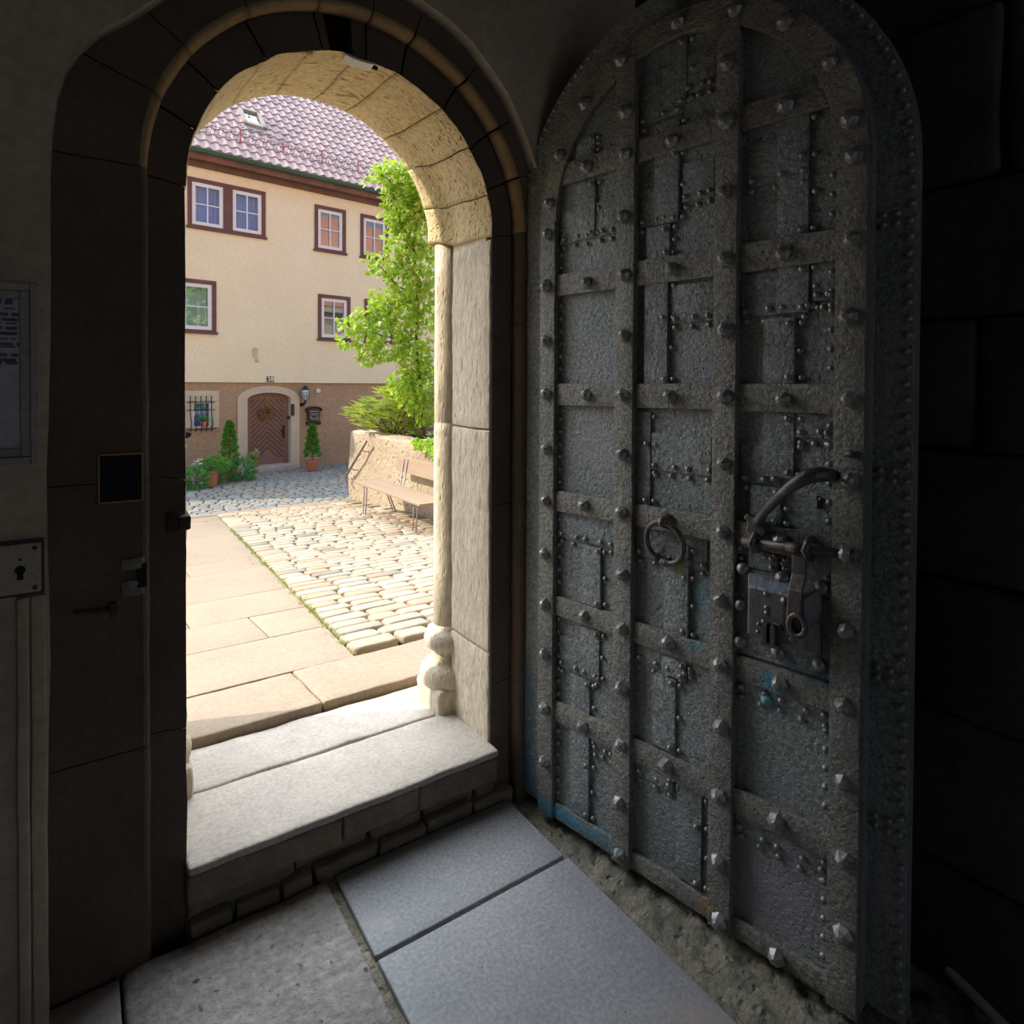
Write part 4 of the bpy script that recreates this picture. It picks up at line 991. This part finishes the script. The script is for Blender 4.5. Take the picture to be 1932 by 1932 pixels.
for i, (t, z, y) in enumerate(riv2):
    if i < 100:
        o = first if i == 0 else first.copy()
        if i: COL.objects.link(o); o.parent = door
        o.location = (t, y, z)
    else: rest.lathe([(.0088,-.002),(.0085,.003),(.006,.006),(.0,.0075)], (t, y, z), 8, False, 'y')
o = rest.build('small_rivets', M['nail'], door, smooth=True); o['kind'] = 'stuff'
# ring pull
ru, rz_ = .675, 1.113
mb = MB(); mb.lathe([(.026,0),(.026,.006),(.018,.016),(.017,.034),(.011,.044),(0,.046)], (ru, -.0125, 1.180), 14, True, 'y'); bo = mb.build('ring_boss', M['forged'], door, smooth=True)
mb = MB(); pts = [(ru+.066*math.sin(a), -.030-.012*math.cos(a), rz_+.066*math.cos(a)) for a in [math.radians(205)+math.radians(345)*i/40 for i in range(41)]]
mb.tube(pts, [.012 if i in (0,1,39,40) else .0088 for i in range(41)], 10); mb.lathe([(0,-.012),(.010,-.008),(.013,0),(.010,.008),(0,.012)], pts[-1], 12); mb.build('ring_handle', M['forged'], door, smooth=True)
# lever handle
S3 = lambda x, y, d: (DF.px(1380+x/6.9, 860+y/6.9, d)[0], -d, DF.px(1380+x/6.9, 860+y/6.9, d)[1])
mb = MB()
pts = [S3(320,880,.03), S3(370,820,.035), S3(430,730,.045), S3(520,630,.06), S3(640,510,.075), S3(760,410,.085), S3(900,320,.085), S3(1030,255,.08), S3(1180,240,.06), S3(1300,250,.035), S3(1350,270,.012)]
mb.tube(pts, [.014,.0125,.0125,.014,.013,.015,.018,.020,.020,.017,.014], 10)
lv = mb.build('lever_handle', M['forged'], door, smooth=True)
mb = MB(); foot = [S3(*p, .03) for p in ((215,745),(275,790),(330,800),(395,820),(400,900),(470,990),(410,1055),(330,1010),(250,1015),(185,965),(215,915),(205,850),(160,800))]
mb.prism([(p[0], p[2]) for p in foot][::-1], -.036, -.013); mb.build('lever_foot', M['forged'], lv, bevel=.004)
# sliding bolt with staples
mb = MB(); a_, b_ = S3(150,1105,.034), S3(1560,1295,.034); mb.tube([a_, b_], .0115, 12); sb = mb.build('sliding_bolt', M['forged'], door, smooth=True)
mb = MB(); c_0, c_1 = S3(725,1185,.034), S3(960,1225,.034); mb.tube([c_0, c_1], .0145, 12); e0, e1 = S3(1520,1290,.034), S3(1600,1300,.034); mb.tube([e0, e1], .0165, 12); mb.build('bolt_collar', M['forged'], sb, smooth=True)
for (x, y, r) in ((300,1130,.024),(1000,1215,.027)):
    p = S3(x, y, .034); mb = MB(); mb.tube([(p[0], -.006, p[2]+r), (p[0], -.034, p[2]+r*.85), (p[0], -.058, p[2]), (p[0], -.034, p[2]-r*.85), (p[0], -.006, p[2]-r)], .0105, 10); mb.build('staple', M['forged'], door, smooth=True)
# hasp hanging from the bolt over the lock case
S4 = lambda x, y, d: (DF.px(1380+x/7.43, 1040+y/7.43, d)[0], -d, DF.px(1380+x/7.43, 1040+y/7.43, d)[1])
h0_, h1_ = S4(800,40,.045), S4(1000,1250,.07)
mb = MB(); zz = [h0_[2], h0_[2]-.05, h0_[2]-.09, h1_[2]+.05, h1_[2]]
hl, hr = h0_[0]+.006, h0_[0]+.044
mb.loft([[(hl, -y, z), (hr, -y, z), (hr, -y+.009, z), (hl, -y+.009, z)] for y, z in zip((.040,.040,.062,.074,.070), zz)], True, True)
hp_ = mb.build('hasp', M['forged'], door, bevel=.003)
p = S4(905,1050,.085); mb = MB(); mb.tube([(p[0]+.021*math.cos(a), -.080, p[2]+.027*math.sin(a)) for a in [2*PI*i/20 for i in range(21)]], .0075, 8); mb.build('hasp_ring', M['forged'], hp_, smooth=True)
# lock plate and case
pl = [S4(70,60,.006), S4(1400,240,.006), S4(1400,1800,.006), S4(50,1420,.006)]
t0, t1 = pl[0][0]-.002, 1.160; zt, zb = 1.085, .835
mb = MB(); mb.rbox(t0, t1, -.008, .002, zb, zt, .05, .002, .0012, 9, 77); lp = mb.build('lock_plate', M['plate'], door, smooth=True)
f0, f1 = S4(250,540,.055), S4(1020,650,.055); g0_, g1_ = S4(240,1180,.055), S4(1010,1350,.055)
ft, fb = (f0[2]+f1[2])/2, (g0_[2]+g1_[2])/2; fl_, fr_ = (f0[0]+g0_[0])/2, (f1[0]+g1_[0])/2
mb = MB(); rws = []
for (e, d) in ((.026,.006),(.024,.012),(.004,.052),(.0,.056)):
    rws.append([(fl_-e, -d, fb-e*.7), (fr_+e*1.2, -d, fb-e*.7), (fr_+e*1.2, -d, ft+e*1.3), (fl_-e, -d, ft+e*1.3)])
mb.loft(rws[::-1], True, True); lc = mb.build('lock_case', M['lockblue'], door, bevel=.002)
for (x, y) in ((150,240),(700,380),(1270,510),(120,750),(110,1260),(1230,1590),(640,1420)):
    p = S4(x, y, .012); mb = MB(); mb.lathe([(.020,0),(.019,.006),(.012,.015),(0,.018)], (p[0], -.007, p[2]), 12, False, 'y'); mb.build('lock_bolt', M['nail'], lp, smooth=True)
mb = MB()
for (x, y, r) in ((475,600,.007),(485,790,.007),(485,870,.007),(375,1025,.006),(445,990,.007),(365,1130,.006),(735,700,.011),(830,1240,.008),(680,1060,.007)):
    p = S4(x, y, .058); mb.lathe([(r,0),(r*.9,.004),(0,.008)], (p[0], -.055, p[2]), 8, False, 'y')
mb.build('case_rivets', M['nail'], lc, smooth=True)
p = S4(490,1130,.06); p2 = S4(620,1150,.06); mb = MB(); mb.box(p[0]-.006, p[0]+.004, -.070, -.052, p[2]-.026, p[2]+.026); mb.box(p2[0]-.01, p2[0]+.002, -.074, -.052, p2[2]-.03, p2[2]+.02); mb.box(p[0]-.012, p2[0]+.012, -.068, -.052, p[2]-.036, p[2]-.026)
mb.tube([(p2[0]-.004, -.058, p2[2]+.015), (p2[0]-.002, -.07, p2[2]+.03), (p2[0]+.012, -.07, p2[2]+.03), (p2[0]+.018, -.058, p2[2]+.012)], .004, 6); mb.build('keyhole_guard', M['forged'], lc)
mb = MB(); mb.box(p[0]+.004, p2[0]-.01, -.0575, -.05, p[2]-.026, p[2]+.02); mb.build('keyhole', M['void'], lc)
p = S4(755,900,.06); mb = MB(); mb.box(p[0]-.004, p[0]+.004, -.064, -.05, p[2]-.026, p[2]+.026); mb.build('guard_bar', M['rust'], lc)
p = S3(1140,610,.004); mb = MB(); mb.lathe([(.006,0),(.006,.004),(0,.004)], (p[0], -.002, p[2]+.012), 10, False, 'y'); mb.box(p[0]-.004, p[0]+.004, -.006, 0, p[2]-.016, p[2]+.012); mb.build('keyhole', M['void'], door)
p = S3(1155,560,.004); mb = MB(); mb.lathe([(.004,0),(.003,.004),(0,.005)], (p[0], -.006, p[2]), 8, False, 'y'); mb.build('keyhole_pin', M['steelplate'], door)
# nail stub and painted stud below the lock
p = Bp(1605,395); mb = MB(); mb.tube([(p[0]-.012, -.014, p[1]), (p[0]-.004, -.034, p[1]), (p[0]+.012, -.034, p[1]), (p[0]+.018, -.014, p[1])], .009, 8); mb.build('stud', M['forged'], door, smooth=True)
p = Bp(1185,1575); mb = MB(); mb.lathe([(.017,0),(.015,.008),(.007,.015),(0,.017)], (p[0], -.003, p[1]), 9, False, 'y'); mb.build('stud', mat('pale_blue_paint', (.16,.42,.50), (.25,.45,.45), .6, 30, .3), door)['label'] = 'stud with pale blue paint'
# hinges on the wall side of the leaf
for z in (.40, 1.57, 2.36):
    mb = MB(); mb.tube([(-.022, .045, z-.06), (-.022, .045, z+.06)], .017, 12); mb.box(-.02, .06, .035, .055, z-.035, z+.035); mb.build('hinge', M['forged'], door, smooth=False)
SUN_TO = (-1.2, .58, 1.0); SUN = 4.6; SKY = .95; SKY_FILL = 6.5; SKY_FILL_DIR = (-.1, .62, .78); EXPO = 0.22
# ------------------------------------------------------------------ fittings on the stone around the doorway
def wpx(x, y, Y=PY): p = ony(x, y, Y); return p.x, p.z
# notice board
x1, z1 = wpx(75, 540); _, z0 = wpx(75, 872); x0 = x1-.60; z1 = (z1+wpx(20, 536)[1])/2
t = empty('notice_board', (x1-.3, PY-.004, z0)); tag(t, 'grey framed notice board on the plaster wall left of the archway', 'notice board')
inv = Matrix.Translation(-t.location)
def bb(m_, name, mt, par, inv_, **k): o = m_.build(name, mt, par, **k); o.matrix_parent_inverse = inv_; return o
mb = MB(); f = .035
for k, (d, w0, w1) in enumerate(((.034, 0, .018), (.024, .018, .038))):
    a, b, c, d_ = x0+w0, x1-w0, z0+w0, z1-w0; w = w1-w0
    mb.box(a, a+w, PY-.004-d, PY-.004, c, d_); mb.box(b-w, b, PY-.004-d, PY-.004, c, d_); mb.box(a+w, b-w, PY-.004-d, PY-.004, c, c+w); mb.box(a+w, b-w, PY-.004-d, PY-.004, d_-w, d_)
bb(mb, 'frame', M['greyframe'], t, inv, bevel=.003)
mb = MB(); mb.box(x0+.036, x1-.036, PY-.014, PY-.006, z0+.036, z1-.036); pa = mb.build('notice', M['paper'], t); pa.matrix_parent_inverse = inv
mb = MB(); rows_ = [(568,.20,1),(573,.2,1),(583,.2,0),(594,.25,1),(604,.22,1),(611,.2,0),(620,.2,1),(630,.22,1),(640,.2,0),(650,.2,1),(655,.2,0),(670,.2,1),(680,.18,1),(685,.22,1)]
for (yy, w, st_) in rows_:
    z = wpx(20, yy)[1]; xe = wpx(39, yy, PY-.014)[0]-R_(0, .01); xx = xe-.38
    while xx < xe:
        ww = R_(.010, .045); ww = min(ww, xe-xx)
        if ww > .004: mb.box(xx, xx+ww, PY-.0165, PY-.0138, z-(.0036 if st_ else .0018), z+(.0036 if st_ else .0018))
        xx += ww+.007
o = mb.build('printed_lines', M['ink'], pa)
# lock plate of a safe box with keyhole
x1, z1 = wpx(78, 1020); z0 = (wpx(78, 1112)[1]); x0 = x1-.158
t = empty('key_box', ((x0+x1)/2, PY-.004, z0)); tag(t, 'metal cover plate with a keyhole in the left plaster wall', 'lock plate')
inv = Matrix.Translation(-t.location)
mb = MB(); mb.rbox(x0, x1, PY-.018, PY-.002, z0, z1, .1, .004, .0008, 5, 1); bb(mb, 'cover', M['steelplate'], t, inv, smooth=True)
mb = MB(); mb.box(x0-.006, x1+.006, PY-.010, PY-.002, z0-.006, z1+.008); bb(mb, 'backing', M['black'], t, inv)
kx, kz = wpx(38, 1082, PY-.02); mb = MB(); mb.lathe([(.0105,0),(.0105,.004),(.0,.004)], (kx, PY-.0165, kz+.008), 14, False, 'y'); mb.box(kx-.006, kx+.006, PY-.0205, PY-.0165, kz-.016, kz+.004); bb(mb, 'keyhole', M['void'], t, inv)
mb = MB(); q = wpx(38, 1056, PY-.02); mb.lathe([(.003,0),(.003,.003),(0,.003)], (q[0], PY-.0175, q[1]), 8, False, 'y'); bb(mb, 'hole', M['void'], t, inv)
for (sx, sz) in ((x0+.012,z0+.012),(x1-.012,z0+.012),(x0+.012,z1-.012),(x1-.012,z1-.012)):
    mb = MB(); mb.lathe([(.0055,0),(.005,.003),(0,.004)], (sx, PY-.0175, sz), 10, False, 'y'); bb(mb, 'screw', M['rust'], t, inv)
# stone mouldings below the plate
xa, xb, xc = wpx(34, 1300)[0], wpx(56, 1300)[0], wpx(89, 1300)[0]; zt = wpx(60, 1122)[1]
mb = MB(); mb.rbox(xa, xb, PY-.03, PY+.0, -.03, zt, .1, .004, .002, 5, 3); mb.rbox(xb+.003, xc, PY-.016, PY, -.03, zt, .1, .006, .003, 5, 4)
tag(mb.build('trim_7', M['plaster'], smooth=True), kind='structure')
# square recess in the band stone, its shade put into a black sheet
BY = 1.978
def item(name, label, cat, x, y, Y=BY):
    p = ony(x, y, Y); t = empty(name, p); tag(t, label, cat); return t, Matrix.Translation(-t.location)
a = wpx(186, 857, BY); b_ = wpx(270, 943, BY)
t, inv = item('square_panel', 'dark square metal plate set in the stone left of the opening', 'plate', 228, 900)
mb = MB(); mb.box(a[0]+.002, b_[0]-.004, BY-.010, BY+.01, b_[1]+.004, a[1]-.004); bb(mb, 'plate', M['void'], t, inv)
mb = MB(); w = .004
mb.box(b_[0]-.004, b_[0], BY-.014, BY+.01, b_[1], a[1]); mb.box(a[0], b_[0]-.004, BY-.014, BY+.01, a[1]-.004, a[1]); mb.box(a[0], b_[0]-.004, BY-.014, BY+.01, b_[1], b_[1]+.004); mb.box(a[0]-.002, a[0]+.002, BY-.014, BY+.01, b_[1]+.004, a[1]-.004)
bb(mb, 'rim', M['roll'], t, inv)
t, inv = item('strike_box', 'rusty iron strike with two mortar patches beside the left arch edge', 'strike plate', 262, 1085)
a = wpx(258, 1062, BY); b_ = wpx(277, 1105, BY)
mb = MB(); mb.box(a[0], b_[0], BY-.012, BY+.01, b_[1], a[1]); bb(mb, 'keeper', M['void'], t, inv, bevel=.003)
for (p, q) in (((230,1055),(272,1070)),((228,1098),(275,1117))):
    a = wpx(*p, BY); b_ = wpx(*q, BY); mb = MB(); mb.rbox(a[0], b_[0], BY-.010, BY+.01, b_[1], a[1], .01, .005, .006, 30, 5); bb(mb, 'mortar_patch', M['mortar'], t, inv, smooth=True)
t, inv = item('iron_pin', 'long rusty iron pin lying flat in the stone below the strike', 'pin', 180, 1152)
a = ony(138, 1157, BY-.012); b_ = ony(222, 1149, BY-.012)
mb = MB(); mb.tube([a, b_], [.006,.008], 8); c = ony(212, 1149, BY-.012); mb.box(c.x-.006, c.x+.008, BY-.026, BY, c.z-.017, c.z+.017); bb(mb, 'shank', M['rust'], t, inv)
t, inv = item('latch_keeper', 'rusty iron keeper jutting from the left jamb edge', 'latch', 335, 985, 2.05)
a = ony(314, 968, 2.045); b_ = ony(342, 1002, 2.045)
mb = MB(); mb.rbox(a.x, b_.x, 2.035, 2.06, b_.z, a.z, .01, .004, .003, 30, 2); mb.rbox(b_.x-.01, b_.x+.022, 2.02, 2.10, b_.z+.006, a.z-.010, .01, .006, .002, 30, 4); bb(mb, 'bracket', M['rust'], t, inv, smooth=True)
p = ony(352, 820, 2.2); t = empty('rusty_knob', p); tag(t, 'small rusty round knob on the left jamb reveal', 'knob')
mb = MB(); mb.tube([(.240, p.y, p.z), (p.x-.004, p.y, p.z)], .009, 8); mb.lathe([(0,-.012),(.012,-.008),(.015,0),(.012,.008),(0,.012)], (p.x, p.y, p.z), 12); bb(mb, 'knob', M['rust'], t, Matrix.Translation(-p), smooth=True)
# keystone socket and the plastic strip under it
kc = ony(683, 85, 2.06)
mb = MB(); mb.box(ony(656,80,2.07).x, ony(712,80,2.07).x, 2.066, 2.075, ony(683,122,2.066).z, ony(683,50,2.066).z); tag(mb.build('trim_8', M['void']), kind='structure')
t = empty('plastic_strip', ony(678, 112, 2.05)); tag(t, 'curved white plastic strip stuck under the crown of the arch', 'strip')
inv = Matrix.Translation(-t.location)
a, b_ = ony(652, 99, 2.035), ony(706, 118, 2.035)
mb = MB(); rws = []
for i in range(9):
    f = i/8; p = a.lerp(b_, f)+Vector((0, 0, -.004*math.sin(f*PI))); rws.append([p, p+Vector((0,.045,-.008)), p+Vector((0,.045,-.012)), p+Vector((0,0,-.007))])
mb.loft(rws, True, True); bb(mb, 'strip', M['pastic'], t, inv)
# old cobwebbed nest remains on the soffit
t = empty('cobweb_tuft', ony(580, 95, 2.055)); tag(t, 'tuft of dusty cobweb at the crown joint of the arch', 'cobweb')
mb = MB()
for i in range(160):
    p = ony(580+R_(-10,10), 92+R_(-6,10), 2.05+R_(-.01,.02)); d = Vector((R_(-1,1), R_(-.4,.4), R_(-1,1))).normalized()*R_(.004,.014); s_ = Vector((R_(-1,1), R_(-1,1), R_(-1,1))).normalized()*.0015; mb.add([p-d, p+s_, p+d], [(0,1,2)])
bb(mb, 'strands', M['wreath'], t, Matrix.Translation(-t.location))
# added pale bar standing in for a strip of light on the floor
a = onz(1787, 1828, .02); b_ = onz(1900, 1940, .02)
t = empty('wooden_lath', a); tag(t, 'thin pale wooden lath lying on the dark floor behind the door', 'lath')
mb = MB(); d = (b_-a).normalized(); b2_ = b_+d*.35; s_ = d.cross(Vector((0,0,1)))
mb.obox((a+b2_)/2, (b2_-a)/2, s_*.011, Vector((0,0,.008))); bb(mb, 'lath', M['wood'], t, Matrix.Translation(-a), bevel=.003)
# ------------------------------------------------------------------ daylight, sky and camera
W = bpy.data.worlds.new('World'); bpy.context.scene.world = W; W.use_nodes = True; N = W.node_tree.nodes; L = W.node_tree.links
bg = N['Background']; tc = N.new('ShaderNodeTexCoord'); sx = N.new('ShaderNodeSeparateXYZ'); L.new(tc.outputs['Generated'], sx.inputs[0])
cr = N.new('ShaderNodeValToRGB'); L.new(sx.outputs['Z'], cr.inputs[0])
cr.color_ramp.elements[0].position = 0; cr.color_ramp.elements[0].color = (.75,.82,.92,1); cr.color_ramp.elements[1].position = .7; cr.color_ramp.elements[1].color = (.22,.45,.85,1)
# bright lobe added to the sky to light the doorway and room
dp = N.new('ShaderNodeVectorMath'); dp.operation = 'DOT_PRODUCT'; L.new(tc.outputs['Generated'], dp.inputs[0]); dp.inputs[1].default_value = Vector(SKY_FILL_DIR).normalized()
mr = N.new('ShaderNodeMapRange'); mr.interpolation_type = 'SMOOTHSTEP'; mr.inputs['From Min'].default_value = .55; mr.inputs['From Max'].default_value = .95; mr.inputs['To Max'].default_value = SKY_FILL; L.new(dp.outputs['Value'], mr.inputs['Value'])
mx = N.new('ShaderNodeVectorMath'); mx.operation = 'MULTIPLY_ADD'; mx.inputs[0].default_value = (.92, .97, 1.0); L.new(mr.outputs[0], mx.inputs[1]); L.new(cr.outputs[0], mx.inputs[2])
L.new(mx.outputs[0], bg.inputs[0]); bg.inputs[1].default_value = SKY
sun = bpy.data.lights.new('sun', 'SUN'); sun.energy = SUN; sun.angle = math.radians(.6); sun.color = (1.0, .90, .74)
so = bpy.data.objects.new('sun', sun); COL.objects.link(so); so.rotation_euler = Vector(SUN_TO).to_track_quat('Z', 'Y').to_euler()
cd = bpy.data.cameras.new('camera'); co = bpy.data.objects.new('camera', cd); COL.objects.link(co)
co.location = EYE; co.rotation_euler = CROT.to_euler(); cd.sensor_width = 36; cd.sensor_fit = 'HORIZONTAL'; cd.lens = FPX/1932*36
cd.shift_x = 0; cd.shift_y = -(966-CYP)/1932; cd.clip_start = .02; cd.clip_end = 200
sc = bpy.context.scene; sc.camera = co
sc.view_settings.view_transform = 'Standard'; sc.view_settings.look = 'None'; sc.view_settings.gamma = 1; sc.view_settings.exposure = EXPO
sc.cycles.use_adaptive_sampling = True; sc.cycles.adaptive_threshold = .02; sc.cycles.max_bounces = 8; sc.cycles.diffuse_bounces = 5; sc.cycles.transparent_max_bounces = 8; sc.cycles.use_denoising = True
sc.cycles.sample_clamp_indirect = 6
